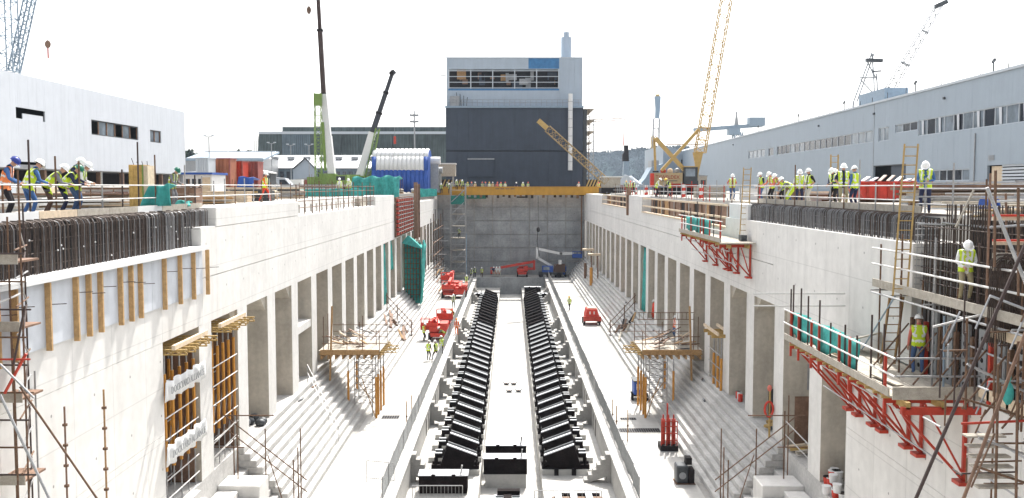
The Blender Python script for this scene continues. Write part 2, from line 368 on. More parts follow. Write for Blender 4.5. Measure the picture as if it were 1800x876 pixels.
# ---------------------------------------------------------------- trench walls, buttresses, fences
FENCE = mat('fence_wire', (.3, .31, .31), .6, .2, 5, metal=.2)
ORD = ['first', 'second', 'third', 'fourth', 'fifth', 'sixth', 'seventh', 'eighth', 'ninth', 'tenth', 'eleventh', 'twelfth', 'thirteenth', 'fourteenth', 'fifteenth', 'sixteenth', 'seventeenth', 'eighteenth', 'nineteenth', 'twentieth']
def ordn(k): return ORD[k] if k < 20 else ('thirtieth' if k == 29 else ('twenty ' if k < 29 else 'thirty ')+ORD[(k-20) % 10])
BUT = [51.5, 64.2, 72.8, 81.2, 89.7, 98.3, 106.8, 132.5, 139.0]
for s, side in ((-1, 'left'), (1, 'right')):
    tw = thing('trench_wall', 'white concrete trench wall with stepped buttresses on the %s' % side, 'trench wall', (s*TW, 92, ZB))
    y = TN
    while y < TF-1:
        y1 = min(y+8.5, TF); BX(tw, 'wall_panel', s*TW, s*(TW+.45), y+.01, y1-.01, ZB-1, -.01, TRENCH); y = y1
    BX(tw, 'coping', s*(TW-.06), s*(TW+.5), TN, TF, .004, .16, CONS, .02)
    for yb in BUT:
        prof = [(TW+.02, ZB+.01), (TW+.02, .1), (TW-.3, .1)]
        x, z = TW-.3, .1
        for i in range(5):
            z -= .29; prof.append((x, z)); x -= .24; prof.append((x, z))
        prof += [(x, ZB+.01)]
        # cut back underneath so that the flight hangs as a raking strut
        prof2 = prof[:-1]+[(x+.05, z-.22), (TW-.25, ZB+.35), (TW-.25, ZB+.01)]
        MB().ext([(s*a, b) for a, b in prof2], 'y', yb, yb+.7).build('buttress', BUTT, tw)
    BX(walls[s], 'gutter', s*9.4, s*9.68, 42, YEND-.1, .004, .009, BUTT)
    for yd in (61.0, 68.5, 77.0, 94.0):
        BX(tw, 'slot', s*(TW-.012), s*(TW-.002), yd, yd+.5, ZB+.05, -.35, DARK)
        BX(tw, 'slot', s*(TW-.012), s*(TW-.002), yd+1.7, yd+2.0, ZB+.05, -.35, DARK)
    fe = thing('mesh_fence', 'grey wire mesh fence along the %s edge of the trench' % side, 'fence', (s*6.15, 95, 0))
    y = 44.0; xf = s*6.15; pts = []
    while y < 155: pts.append(y); y += 2.2
    mesh = MB()
    for a, b in zip(pts[:-1], pts[1:]):
        j0, j1 = (random.random()-.5)*.1, (random.random()-.5)*.1
        for k in range(22):
            t_ = k/22; mesh.tube((xf+j0*(1-t_), a+(b-a)*t_, .1), (xf+j0*(1-t_), a+(b-a)*t_, 1.12), .012, n=3)
        for k in range(9): mesh.tube((xf+j0, a, .12+k*.125), (xf, b, .12+k*.125), .011, n=3)
        T(fe, 'post', (xf, a, .003), (xf, a, 1.2), .028, GALV, 5)
        T(fe, 'top_rail', (xf+j0, a, 1.14), (xf, b, 1.14), .022, GALV, 5)
        if int(a) % 3 == 0: T(fe, 'foot', (xf-.4, a, .05), (xf+.4, a, .05), .04, GREY, 5)
    tag(mesh.build('wire_infill', FENCE, fe), kind='stuff')
te = thing('trench_end_wall', 'grey shaded concrete wall closing the far end of the trench', 'trench wall', (0, TF, ZB))
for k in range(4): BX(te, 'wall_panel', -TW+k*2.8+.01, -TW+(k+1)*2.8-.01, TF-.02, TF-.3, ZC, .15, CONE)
# ---------------------------------------------------------------- cradle blocks
def cradle_meshes(s):
    d = {}
    b = MB().ext([(s*4.1, -1.19), (s*2.2, -1.19), (s*1.95, -.42), (s*3.62, .2)], 'y', 0, .78); d['body'] = b.mesh('body', BLACK)
    p = MB().ext([(s*1.93, -.415), (s*3.64, .215), (s*3.64, .275), (s*1.93, -.355)], 'y', -.04, .22); d['pad'] = p.mesh('pad', STEELW)
    p = MB().ext([(s*1.93, -.415), (s*3.64, .215), (s*3.64, .275), (s*1.93, -.355)], 'y', -.04, .5); d['pad_dark'] = p.mesh('pad', BLACK)
    p = MB().ext([(s*1.95, -.415), (s*3.62, .21), (s*3.62, .3), (s*1.95, -.325)], 'y', .56, .61); d['strip'] = p.mesh('strip', GREY)
    a, b_ = sorted((s*1.78, s*4.95)); d['plinth'] = MB().box(a, b_, -.15, .95, ZB-.0, -1.2).mesh('plinth', TRENCH)
    j = MB()
    for yy in (0,):
        a, b_ = sorted((s*4.05, s*4.55)); j.box(a, b_, yy-.1, yy+.1, -1.195, -.95)
        j.tube((s*4.3, yy, -.96), (s*4.3, yy, -.55), .09, n=7)
        a, b_ = sorted((s*3.9, s*4.35)); j.box(a, b_, yy-.07, yy+.07, -.55, -.3)
    d['outer_jack'] = j.mesh('outer_jack', BLACK)
    j = MB()
    for yy in (0,):
        a, b_ = sorted((s*1.8, s*2.25)); j.box(a, b_, yy-.1, yy+.1, -1.195, -1.0)
        j.tube((s*1.95, yy, -1.0), (s*1.95, yy, -.62), .07, n=6)
    d['inner_jack'] = j.mesh('inner_jack', BLACK)
    d['foot'] = MB().box(*sorted((s*2.5, s*2.75)), -.22, -.155, ZB, -1.1).mesh('foot', BLACK)
    a, b_ = sorted((s*3.6, s*4.2)); d['cap'] = MB().box(s*4.15-.22, s*4.15+.22, -.1, .1, -.298, -.25).mesh('cap', GREY)
    return d
NB, BY0, BDY = 33, 53.0, 2.56
for s, side in ((-1, 'left'), (1, 'right')):
    d = cradle_meshes(s)
    for k in range(NB):
        far = k > 19
        lab = ('nearest' if k == 0 else 'farthest' if k == NB-1 else None)
        o = thing('cradle_block', ('%s sloped black cradle block in the %s row of the trench' % (lab, side)) if lab else 'sloped black cradle block, %s from the near end of the %s row' % (ordn(k), side), 'cradle block', (random.uniform(-.04, .04), BY0+k*BDY+random.uniform(-.06, .06), 0), '%s row of cradle blocks' % side)
        o.rotation_euler = (0, 0, random.uniform(-.006, .006)); link('body', d['body'], o); link('pad', d['pad_dark' if far else 'pad'], o); link('plinth', d['plinth'], o)
        if not far: link('strip', d['strip'], o)
        for yy in (.15, .8):
            oj = link('outer_jack', d['outer_jack'], o, (0, yy, 0)); link('inner_jack', d['inner_jack'], o, (0, yy, 0)); link('cap', d['cap'], oj)
        if k == 0: link('foot', d['foot'], o); link('foot', d['foot'], o, (s*1.0, 0, 0))
def keel(name, label, x0, x1, y, z0, z1, dep=1.1, bh=.35):
    o = thing(name, label, 'keel block', ((x0+x1)/2, y, z0))
    BX(o, 'base', x0+.1, x1-.05, y+.02, y+dep, z0, z0+bh, TRENCH); BX(o, 'body', x0, x1, y, y+dep, z0+bh+.001, z1, BLACK)
    BX(o, 'top_plate', x0-.05, x1+.05, y+.0, y+.45, z1+.002, z1+.05, STEELW); BX(o, 'top_plate', x0-.05, x1+.05, y+.52, y+dep, z1+.002, z1+.05, STEELW)
    for xx in (x0+(x1-x0)*.3, x0+(x1-x0)*.72):
        BX(o, 'clamp', xx-.1, xx+.1, y-.05, y+.03, z1-.12, z1+.1, BLACK)
    T(o, 'screw', (x1-.35, y+.2, z1+.05), (x1-.28, y+.2, z1+.55), .05, GALV)
    return o
keel('keel_block', 'wide black keel block with pale top standing between the two cradle rows', -1.6, .95, 54.0, ZC, -.9, bh=.8)
keel('keel_block', 'second black keel block just behind the first, between the two cradle rows', -1.55, .95, 56.6, ZC, -.85, bh=.8)
keel('keel_block', 'black keel block at the bottom edge in front of the left cradle row', -4.95, -2.35, 49.5, ZB, -.5, bh=.05)
keel('keel_block', 'far black keel block beside the far end of the left cradle row', -5.2, -3.9, 134.0, ZB, -.3)
keel('keel_block', 'far black keel block beside the far end of the right cradle row', 3.9, 5.2, 134.0, ZB, -.3)
keel('keel_block', 'flat black keel block at the far end of the right cradle row', 2.0, 4.4, 137.2, ZB, .3)
o = thing('keel_support', 'white and black keel support at the bottom centre of the trench', 'keel block', (-.3, 49.5, ZC))
BX(o, 'base', -.9, .55, 48.5, 51.0, ZC, -2.0, STEELW); BX(o, 'ladder_plate', -.4, .05, 48.6, 50.8, -1.995, -1.9, BLACK); BX(o, 'beam', -.75, .5, 50.85, 51.3, -1.99, -1.75, BLACK)
for k in range(5): BX(o, 'slat', -.85, -.42, 48.7+k*.45, 48.8+k*.45, -1.99, -1.93, DGREY); BX(o, 'slat', .07, .5, 48.7+k*.45, 48.8+k*.45, -1.99, -1.93, DGREY)
o = thing('timber_bearer', 'dark stacked bearers lying in front of the right cradle row', 'bearer', (3.2, 48.2, ZB))
for k in range(3): BX(o, 'bearer', 1.9+.25*k, 4.9-.1*k, 47.6+k*.5, 47.85+k*.5, ZB+.003, ZB+.25+.03*k, (DGREY, RUST, BLACK)[k])
for k in range(3): BX(o, 'packer', 2.3+k*.8, 2.65+k*.8, 47.5, 48.9, ZB+.33, ZB+.45, GREY)
for k, (x, y) in enumerate(((-.3, 82.5), (.35, 82.5), (-.05, 79.5), (.75, 79.6))):
    o = thing('floor_chock', 'small grey chock on the bright trench floor, %s' % ('far left', 'far right', 'near left', 'near right')[k], 'chock', (x-.1, y, ZC), 'chocks on the trench floor')
    MB().ext([(x-.4, ZC+.28), (x-.25, ZC+.002), (x+.05, ZC+.002), (x+.2, ZC+.28), (x+.05, ZC+.15), (x-.25, ZC+.15)], 'y', y, y+.3).build('chock_body', DGREY, o)
    BX(o, 'pad', x-.2, x, y+.05, y+.25, ZC+.152, ZC+.18, RUST)
# crowd barriers at the bottom edge
def barrier(label, p, q):
    p, q = Vector(p), Vector(q); o = thing('crowd_barrier', label, 'barrier', p, 'crowd barriers by the trench'); n = 14
    T(o, 'top_rail', p+Vector((0, 0, 1.1)), q+Vector((0, 0, 1.1)), .022, GALV); T(o, 'bottom_rail', p+Vector((0, 0, .2)), q+Vector((0, 0, .2)), .02, GALV)
    for i in range(n+1):
        c = p.lerp(q, i/n); T(o, 'upright' if 0 < i < n else 'end_post', c+Vector((0, 0, .2 if 0 < i < n else .003)), c+Vector((0, 0, 1.1)), .01 if 0 < i < n else .022, GALV, 5)
barrier('steel crowd barrier at the bottom edge beside the left trench fence', (-7.35, 47.0, 0), (-5.9, 46.6, 0))
barrier('steel crowd barrier standing in front of the near left keel block', (-5.1, 47.6, ZB), (-2.5, 47.6, ZB))
barrier('steel crowd barrier at the bottom edge in front of the right cradle row', (1.2, 46.8, ZB), (4.6, 46.8, ZB))
# ---------------------------------------------------------------- end wall, yellow girder
ew = thing('end_wall', 'tall grey concrete end wall of the dock in shadow', 'wall', (0, YEND, 0))
for i in range(8):
    for j in range(6):
        z0, z1 = j*2.32, (j+1)*2.32
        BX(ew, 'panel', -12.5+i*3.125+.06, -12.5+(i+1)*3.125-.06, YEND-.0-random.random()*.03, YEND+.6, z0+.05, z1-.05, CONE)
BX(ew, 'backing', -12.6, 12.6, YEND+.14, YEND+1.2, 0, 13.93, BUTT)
BX(ew, 'dark_slot', 1.0, 2.5, YEND-.03, YEND-.02, 13.15, 13.4, DARK)
BX(ew, 'stain_board', -9.2, -4.2, YEND-.06, YEND-.02, 13.0, 13.75, TEALD)
yb = thing('yellow_girder', 'long yellow steel box girder spanning the far end of the dock', 'girder', (0, 157, 13.7))
BX(yb, 'girder_body', -15.2, 16.5, 156.6, 157.6, 13.75, 15.0, YBEAM); BX(yb, 'top_flange', -15.3, 16.6, 156.45, 157.75, 15.002, 15.08, YBEAM); BX(yb, 'bottom_flange', -15.3, 16.6, 156.45, 157.75, 13.66, 13.748, YBEAM)
for k in range(22): BX(yb, 'hanger', -9+k*.95, -8.6+k*.95, 156.7, 157.4, 13.1+.3*random.random(), 13.655, random.choice((DARK, PLYB, GREY)))
for k in range(4): BX(yb, 'lettering', -2.6+k*.85, -1.95+k*.85, 156.585, 156.597, 14.62, 14.78, PLYB)
# ---------------------------------------------------------------- main building behind the dock head
BYD = 178.0
mbd = thing('process_building', 'tall slate grey building with a pale upper storey behind the dock', 'building', (.8, BYD, QZ))
def rc(px0, px1, py0, py1, Y):
    a = W(px0, py1, Y); b = W(px1, py0, Y); return a.x, b.x, a.z, b.z
def face(parent, name, px0, px1, py0, py1, y0, y1, mt):
    x0, x1, z0, z1 = rc(px0, px1, py0, py1, y0); return BX(parent, name, x0, x1, y0, y1, z0, z1, mt)
L_, R_, zb_, zt_ = rc(784, 1025, 190, 330, BYD)
for i in range(12):      # slate sheets, two courses
    a, b = L_+(R_-L_)*i/12, L_+(R_-L_)*(i+1)/12
    zj = W(0, 265, BYD).z
    BX(mbd, 'cladding_sheet', a+.012, b-.012, BYD, BYD+.15, QZ, zj-.1, CLADD); BX(mbd, 'cladding_sheet', a+.012, b-.012, BYD, BYD+.15, zj+.06, W(0, 190, BYD).z, CLADD)
zd = W(0, 190, BYD).z; zu = W(0, 101, BYD).z
BX(mbd, 'lower_core', L_+.02, R_-.02, BYD+.16, BYD+34, QZ, zd-.05, CLADD)
BX(mbd, 'joint_strip', L_, R_, BYD-.03, BYD-.004, W(0, 266, BYD).z-.06, W(0, 266, BYD).z+.06, DARK)
BX(mbd, 'ledge', L_-.1, R_+.1, BYD-.5, BYD+1.2, zd, zd+.35, LBLUE)
YU = BYD+1.2
wx0, wx1, wz0, wz1 = rc(789, 982, 122, 156, YU); bx0, bx1, bz0, bz1 = rc(929, 983, 102, 121, YU)
n = 24
def panels(parent, name, u0, u1, z0, z1, y0, y1, step, openings, mt, gap=.01):
    us = sorted(set([u0, u1]+[u0+step*k for k in range(1, int((u1-u0)/step)+1) if u0+step*k < u1-.1]+[c for o_ in openings for c in o_[:2] if u0 < c < u1]))
    for a, b in zip(us[:-1], us[1:]):
        if b-a < .02: continue
        mid = (a+b)/2; segs = [(z0, z1)]
        for o0, o1, p0, p1 in openings:
            if o0 <= mid <= o1:
                ns = []
                for c, d_ in segs:
                    if p0 > c: ns.append((c, min(p0, d_)))
                    if p1 < d_: ns.append((max(p1, c), d_))
                segs = [x for x in ns if x[1]-x[0] > .03]
        for c, d_ in segs:
            yield a+gap, b-gap, c, d_
for a, b, c, d_ in panels(mbd, '', L_+.1, R_-.1, zd+.36, zu, 0, 0, 1.1, [(wx0, wx1, wz0, wz1), (bx0, bx1, bz0, bz1)], CLADL):
    BX(mbd, 'upper_sheet', a, b, YU, YU+.12, c, d_, CLADL)
BX(mbd, 'blue_panel', bx0, bx1, YU+.03, YU+.1, bz0, bz1, BLUEP)
BX(mbd, 'upper_core', L_+.15, R_-.15, YU+2.4, YU+32, zd+.36, zu-.05, CLADL)
BX(mbd, 'opening_floor', L_+.15, R_-.15, YU+.13, YU+2.39, zd+.36, wz0-.02, CLADL); BX(mbd, 'opening_head', L_+.15, R_-.15, YU+.13, YU+2.39, wz1+.02, zu-.05, CLADL)
BX(mbd, 'side_sheet', R_-.14, R_-.02, YU+.13, YU+32, zd+.36, zu-.03, CLADL); BX(mbd, 'roof_edge', L_, R_, YU-.1, YU+.2, zu+.003, zu+.2, FRAME)
for k in range(6):
    xx = wx0+(wx1-wx0)*k/5.0; BX(mbd, 'mullion', xx-.09, xx+.09, YU-.06, YU+.02, wz0, wz1, FRAME)
for k in range(4):
    zz = wz0+(wz1-wz0)*(k+.12)/3.4; BX(mbd, 'transom', wx0, wx1, YU-.05, YU+.03, zz-.06, zz+.06, FRAME)
BX(mbd, 'opening_dark_back', wx0-.2, wx1+.2, YU+2.2, YU+2.35, wz0-.01, wz1+.01, DARK)  # dark panel added to deepen the shade inside the opening
for k in range(22):
    xx = wx0+random.random()*(wx1-wx0-1.2); zz = wz0+random.random()*2.0; BX(mbd, 'interior_clutter', xx, xx+.5+random.random()*1.6, YU+.8+.05*k, YU+.83+.05*k, zz, min(wz1, zz+.5+random.random()*1.5), random.choice((RUST, PLYB, TIMB, GREY, CLADD, PLYB, DARK)))
BX(mbd, 'film_edge', wx0-.1, wx1+.1, YU-.02, YU-.004, wz0-.35, wz0-.02, BLUEP)
# chimney, duct, railing, small door, side scaffold
x0, x1, z0, z1 = rc(986, 1005, 66, 101, YU+6); chm = MB().tube(((x0+x1)/2, YU+6, z0-1), ((x0+x1)/2, YU+6, z1), (x1-x0)/2, n=14).build('chimney', CLADL, mbd)
MB().tube(((x0+x1)/2, YU+6, z1), ((x0+x1)/2, YU+6, z1+1), .55, n=10).build('chimney_cap', CLADL, chm)
x0, x1, z0, z1 = rc(998, 1007, 165, 300, BYD-.6); dct = MB().tube(((x0+x1)/2, BYD-.6, z0), ((x0+x1)/2, BYD-.6, z1), .42, n=10).build('duct', WHITE, mbd)
for k in range(9): MB().tube(((x0+x1)/2, BYD-.6, z0+k*1.6), ((x0+x1)/2, BYD-.6, z0+k*1.6+.08), .46, n=10).build('duct_band', GREY, dct)
for k in range(25):
    xx = L_+1+k*1.0; T(mbd, 'rail_post', (xx, BYD-.3, zd+.35), (xx, BYD-.3, zd+1.5), .04, GREY, 4)
for zz in (.95, 1.5): T(mbd, 'guard_rail', (L_+.5, BYD-.3, zd+zz), (R_, BYD-.3, zd+zz), .04, GREY, 4)
BX(mbd, 'plant_unit', L_+.8, L_+2.6, BYD-.2, BYD+.9, zd+.36, zd+2.2, GREY)
for k in range(4): T(mbd, 'plant_pipe', (L_+2.4+k*.5, BYD, zd+.36), (L_+2.0+k*.7, BYD, zd+2.9-.3*k), .06, DGREY, 5)
x0, x1, z0, z1 = rc(823, 868, 281, 311, BYD-.2); BX(mbd, 'roller_door', x0, x1, BYD-.4, BYD-.02, z0, z1, CLADD); BX(mbd, 'door_hood', x0-.1, x1+.1, BYD-.6, BYD-.02, z1+.003, z1+.25, GREY)
sx0 = R_+.1
for k in range(7):
    zz = W(0, 310, BYD).z+k*2.1; BX(mbd, 'scaffold_deck', sx0-.0, sx0+1.3+random.random()*.9, BYD+1, BYD+16, zz, zz+.15, PLANK)
    T(mbd, 'scaffold_rail', (sx0+1.2, BYD+1, zz+1), (sx0+1.2, BYD+16, zz+1), .06, RUST, 4)
for k in range(3): T(mbd, 'scaffold_pole', (sx0+1.1, BYD+1+k*7, QZ), (sx0+1.1, BYD+1+k*7, zd+.3), .07, RUST, 4)
BX(mbd, 'scaffold_sheet', sx0, sx0+.7, BYD+.6, BYD+15, QZ+1, zd-.3, DGREY)
T(mbd, 'flag_bracket', (L_-1, BYD, W(0, 133, BYD).z), (L_+.1, BYD, W(0, 133, BYD).z), .1, GREY, 5)
for i, (pa, pb) in enumerate(((770, 810), (1030, 1062))):   # striped hazard boards at both ends of the girder
    x0, x1, z0, z1 = rc(pa, pb, 316, 328, 165)
    o = thing('hazard_board', 'black and yellow striped board behind the %s end of the yellow girder' % ('left', 'right')[i], 'board', ((x0+x1)/2, 165, QZ))
    BX(o, 'panel', x0, x1, 165, 165.1, QZ, z1, DARK)
    for k in range(6):
        xx = x0+(x1-x0)*k/6; MB().ext([(xx, z0), (xx+.25, z0), (xx+.75, z1), (xx+.5, z1)], 'y', 164.97, 164.995).build('stripe', YCR, o)
# ---------------------------------------------------------------- left white building
def PX(px, py, X):
    u = (px-VPX)/FPX; v = (438-py)/FPX; k = X/u
    return (CP+v*SP)*k, EYE+(-SP+v*CP)*k
LBX = -43.5
lb = thing('white_building', 'long white clad building on the left quay with square window openings', 'building', (LBX, 125, QZ))
yN, yF = 45.0, PX(324, 197, LBX)[0]; zT = PX(324, 197, LBX)[1]; zBt = 16.7
ops = []
for a, b, c, d in ((28, 80, 188, 215), (160, 243, 210, 247), (263, 283, 228, 252), (32, 78, 284, 306)):
    y0 = PX(a, 200, LBX)[0]; y1 = PX(b, 230, LBX)[0]; zt = PX(a, c, LBX)[1]; zb = PX(b, d, LBX)[1]; ops.append((y0, y1, zb, zt))
for a, b, c, d in panels(lb, '', yN, yF, zBt, zT, 0, 0, 1.55, ops, CLADW, .004):
    BX(lb, 'cladding_sheet', LBX, LBX-.12, a, b, c, d, CLADW)
BX(lb, 'interior', LBX-3.2, LBX-30, yN, yF-.2, QZ, zT-.1, DARK); BX(lb, 'roof', LBX-.13, LBX-30, yN, yF-.05, zT-.3, zT-.02, GREY); BX(lb, 'end_wall', LBX-.13, LBX-30, yF-.19, yF-.02, QZ, zT-.31, CLADW)
BX(lb, 'floor_slab', LBX-.13, LBX-3.19, yN, yF-.2, zBt-.1, zBt+.3, GREY)
for k in range(14):
    yy = yN+2+k*(yF-yN-4)/13; BX(lb, 'column', LBX-.2, LBX-.6, yy-.2, yy+.2, QZ, zBt-.11, PLYB)
for y0, y1, zb, zt in ops[1:3]:
    nn = 6 if y1-y0 > 6 else 2
    wdo = BX(lb, 'window', LBX-.14, LBX-.24, y0, y1, zb, zb+.12, DGREY); BX(lb, 'window_head', LBX-.14, LBX-.24, y0, y1, zt-.12, zt, DGREY)
    for k in range(nn+1):
        yy = y0+(y1-y0)*k/nn; BX(wdo, 'mullion', LBX-.14, LBX-.24, yy-.08, yy+.08, zb+.121, zt-.121, PLYB)
    for k in range(nn):
        if k in (1, 2, 4) or nn == 2: BX(wdo, 'pane', LBX-.25, LBX-.28, y0+(y1-y0)*k/nn, y0+(y1-y0)*(k+1)/nn, zb, zt, GLASSP)
y0, y1, zb, zt = ops[0]; BX(lb, 'hanging_sheet', LBX-.05, LBX-.11, y0+1.2, y1-.3, zb-.0, zb+.5, CLADW)
# ---------------------------------------------------------------- right pale building (turned a little)
TH = math.atan(54/FPX); TT = math.tan(TH); RX, RY = 46.0, 85.0
rb = thing('workshop_building', 'long pale blue building on the right quay with window bands', 'building', (RX, RY, QZ), rz=-TH)
def RP(px, py):
    u = (px-VPX)/FPX; v = (438-py)/FPX; k = (RX-RY*TT)/(u-TT*(CP+v*SP)); Y = (CP+v*SP)*k
    return (Y-RY)/math.cos(TH), EYE+(-SP+v*CP)*k
def rbx(name, x0, x1, y0, y1, z0, z1, mt, par=None):   # local x (into the building), y (along)
    return BX(par or rb, name, RX+x0, RX+x1, RY+y0, RY+y1, z0, z1, mt)
rN, rF = -30.0, RP(1200, 262)[0]; rT = RP(1537, 183)[1]
zA1, zA0 = RP(1534, 229)[1], RP(1534, 250)[1]
strips = []   # (px far, px near, z0, z1, panes, pale?)
def stp(pa, pb, z0, z1, n, pal): strips.append((RP(pb, 240)[0], RP(pa, 240)[0], z0, z1, n, pal))
stp(1316, 1345, zA0, zA1, 4, 1); stp(1351, 1360, zA0, zA1, 1, 0); stp(1366, 1534, zA0, zA1, 17, 0); stp(1544, 1562, RP(1553, 248)[1], RP(1553, 224)[1], 2, 0)
stp(1573, 1612, RP(1590, 232)[1], RP(1590, 217)[1], 3, 0); stp(1614, 1860, RP(1700, 228)[1], RP(1700, 197)[1], 13, 2); stp(1640, 1706, RP(1675, 318)[1], RP(1675, 298)[1], 5, 0)
door = (RP(1592, 310)[0], RP(1535, 310)[0], QZ+.1, RP(1560, 290)[1]); bay = (RP(1830, 310)[0], RP(1735, 310)[0], QZ+.1, RP(1760, 290)[1])
ops = [s_[:4] for s_ in strips]+[door, bay]
for a, b, c, d in panels(rb, '', rN, rF, QZ+.05, rT, 0, 0, 4.0, ops, CLADB, .008):
    rbx('wall_sheet', 0, .25, a, b, c, d, CLADB)
rbx('core', 2.0, 40, rN+.2, rF-.2, QZ, rT-.4, DARK); rbx('roof', .26, 41, rN, rF, rT-.39, rT-.02, FRAME); rbx('end_wall', .26, 40, rF-.19, rF-.02, QZ, rT-.4, CLADB)
rbx('eaves', -.15, .25, rN, rF, rT+.003, rT+.25, FRAME); rbx('roof_rise', 2.5, 36, rN, RP(1640, 160)[0], rT+.01, rT+.95, FRAME); rbx('plinth', -.12, -.004, rN, rF, QZ, QZ+.55, LBLUE)
for y0, y1, z0, z1, n, pal in strips:
    fr = rbx('window', .06, .2, y0, y1, z0, z0+.08, FRAME); rbx('window_head', .06, .2, y0, y1, z1-.08, z1, FRAME)
    for k in range(n+1):
        yy = y0+(y1-y0)*k/n; rbx('mullion', .06, .2, max(y0, yy-.05), min(y1, yy+.05), z0+.081, z1-.081, FRAME, fr)
    for k in range(n):
        rbx('pane', .15, .18, y0+(y1-y0)*k/n+.05, y0+(y1-y0)*(k+1)/n-.05, z0+.08, z1-.08, GLASSP if (pal == 2 and k % 3 < 2) or (pal == 1) or (pal == 0 and random.random() < .3) else GLASS, fr)
        if pal == 2 and k % 2 == 0:   # loose protective film hanging in the open windows
            yy = y0+(y1-y0)*(k+.5)/n; MB().ext([(RY+yy-.35, z0+.1), (RY+yy+.1, z0+.12), (RY+yy+.3, z1-.1), (RY+yy-.25, z1-.1)], 'x', RX+.02, RX+.05).build('film', CLADW, rb)
rbx('door_frame', .02, .2, door[0], door[1], door[3]-.12, door[3], DGREY); rbx('door_leaf', .3, .36, door[0], (door[0]+door[1])/2, QZ+.1, door[3]-.13, CLADD)
yb0, yb1 = bay[0], bay[1]
rbx('ply_sheet', .2, .25, yb1-2.6, yb1-.5, QZ+.1, bay[3]-.1, TIMBP)
for k in range(9): rbx('louvre', .1, .22, yb0, yb1-2.7, QZ+.4+k*.3, QZ+.6+k*.3, FRAME)
v0, v1 = RP(1748, 275)[0], RP(1738, 275)[0]
for k in range(4): rbx('vent_slat', -.06, -.004, v0, v1, RP(1742, 282)[1]+k*.13, RP(1742, 282)[1]+.08+k*.13, GREY)
yy = RP(1536, 240)[0]; rbx('seam', -.03, -.004, yy-.05, yy+.05, QZ+.6, rT, GREY); yy = RP(1714, 280)[0]; rbx('downpipe', -.12, -.02, yy-.06, yy+.06, QZ+.6, RP(1714, 235)[1], GREY)
for k in range(46):
    yy = rN+8+k*(rF-rN-10)/45+random.random()*2; hh = .5+random.random()*.7
    if k % 2 == 0 or random.random() < .5: rbx('roof_stanchion', .3, .36, yy-.04, yy+.04, rT+.26, rT+.26+hh, DGREY)
for k in range(5):
    yy = (RP(1480, 180)[0], RP(1604, 150)[0], RP(1740, 115)[0], RP(1400, 210)[0], RP(1330, 228)[0])[k]
    pole = rbx('floodlight', .3, .4, yy-.05, yy+.05, rT+.26, rT+1.3, DGREY); MB().beam((RX+.2, RY+yy-.1, rT+1.2), (RX+.2, RY+yy-.6, rT+1.45), .2, .22).build('lamp_head', DGREY, rb)
rbx('roof_box', 1, 4, RP(1541, 175)[0], RP(1497, 175)[0], rT+.2, rT+2.0, LBLUE)
for px in (1537, 1290, 1440, 1660): yy = RP(px, 210)[0]; rbx('wall_lamp', -.2, -.004, yy-.15, yy+.15, rT-1.4, rT-1.15, DGREY)
# gabled wing farther along
gw = thing('gabled_workshop', 'pale grey gabled workshop beyond the far end of the right building', 'building', (55, 292, QZ))
a = W(1166, 256, 290); b = W(1201, 266, 290); c = W(1260, 250, 290)
MB().ext([(a.x, QZ), (a.x, a.z), (b.x, b.z), (c.x, c.z), (c.x, QZ)], 'y', 290, 330).build('gable_wall', CLADB, gw)
for k in range(5):
    q = W(1197+k*7, 290, 289.9); BX(gw, 'window', q.x, q.x+.9, 289.9, 289.99, q.z, q.z+1.6, GLASS)
# ---------------------------------------------------------------- far hall, sheds, tent
fh = thing('dock_hall', 'huge dark green grey hall in the background left of the tall building', 'building', (-52, 300, QZ))
HG = mat('hall_panel', (.085, .115, .115), .6, .5, .12, streak=.5); HGB = mat('hall_panel_blue', (.14, .19, .23), .6, .3, .25, streak=.25)
Y = 300
ps = [447, 470, 495, 520, 545, 570, 600, 630, 660, 690, 720, 750, 785]
for i in range(12):
    a, b = ps[i], ps[i+1]
    p0 = W(a, 290, Y); p1 = W(b, 290, Y); t0 = W(a+(8 if i == 0 else 0), 236, Y); t1 = W(b, 236, Y)
    MB().ext([(p0.x+.05, QZ), (p1.x-.05, QZ), (t1.x-.05, t1.z), (t0.x+.05, t0.z)], 'y', Y, Y+1).build('wall_panel', HGB if i in (2, 3) else HG, fh)
    for k in range(7):
        xx = p0.x+(p1.x-p0.x)*(k+.3)/7; BX(fh, 'wall_rib', xx, xx+.12, Y-.12, Y-.01, QZ, W(0, 238, Y).z-(1.5 if i == 0 and k < 2 else 0), HG)
a = W(455, 234, Y); b = W(785, 234, Y); BX(fh, 'eaves', a.x, b.x, Y-.5, Y+1.2, W(0, 236, Y).z+.01, W(0, 231.5, Y).z, FRAME)
a = W(491, 230, Y); BX(fh, 'roof_monitor', a.x, b.x, Y+4, Y+30, W(0, 233, Y).z, W(0, 222, Y).z, HG); BX(fh, 'hall_body', W(457, 0, Y).x, b.x, Y+1.1, Y+60, QZ, W(0, 237, Y).z, HG)
sh = thing('white_roof_shed', 'long shed with a bright white roof and gable in the left background', 'building', (-48, 240, QZ))
Y = 240
a, b = W(462, 300, Y), W(668, 300, Y); zr = W(0, 271, Y).z; ze = W(0, 295, Y).z
MB().add([(a.x, Y, ze), (b.x, Y, ze), (b.x, Y+9, zr), (a.x, Y+9, zr), (a.x, Y, ze-.25), (b.x, Y, ze-.25), (b.x, Y+9, zr-.25), (a.x, Y+9, zr-.25)], [(0,1,2,3),(7,6,5,4),(0,4,5,1),(1,5,6,2),(2,6,7,3),(3,7,4,0)]).build('roof', WHITE, sh)
BX(sh, 'wall', a.x+.2, b.x-.2, Y+.4, Y+9, QZ, ze-.26, HGB)
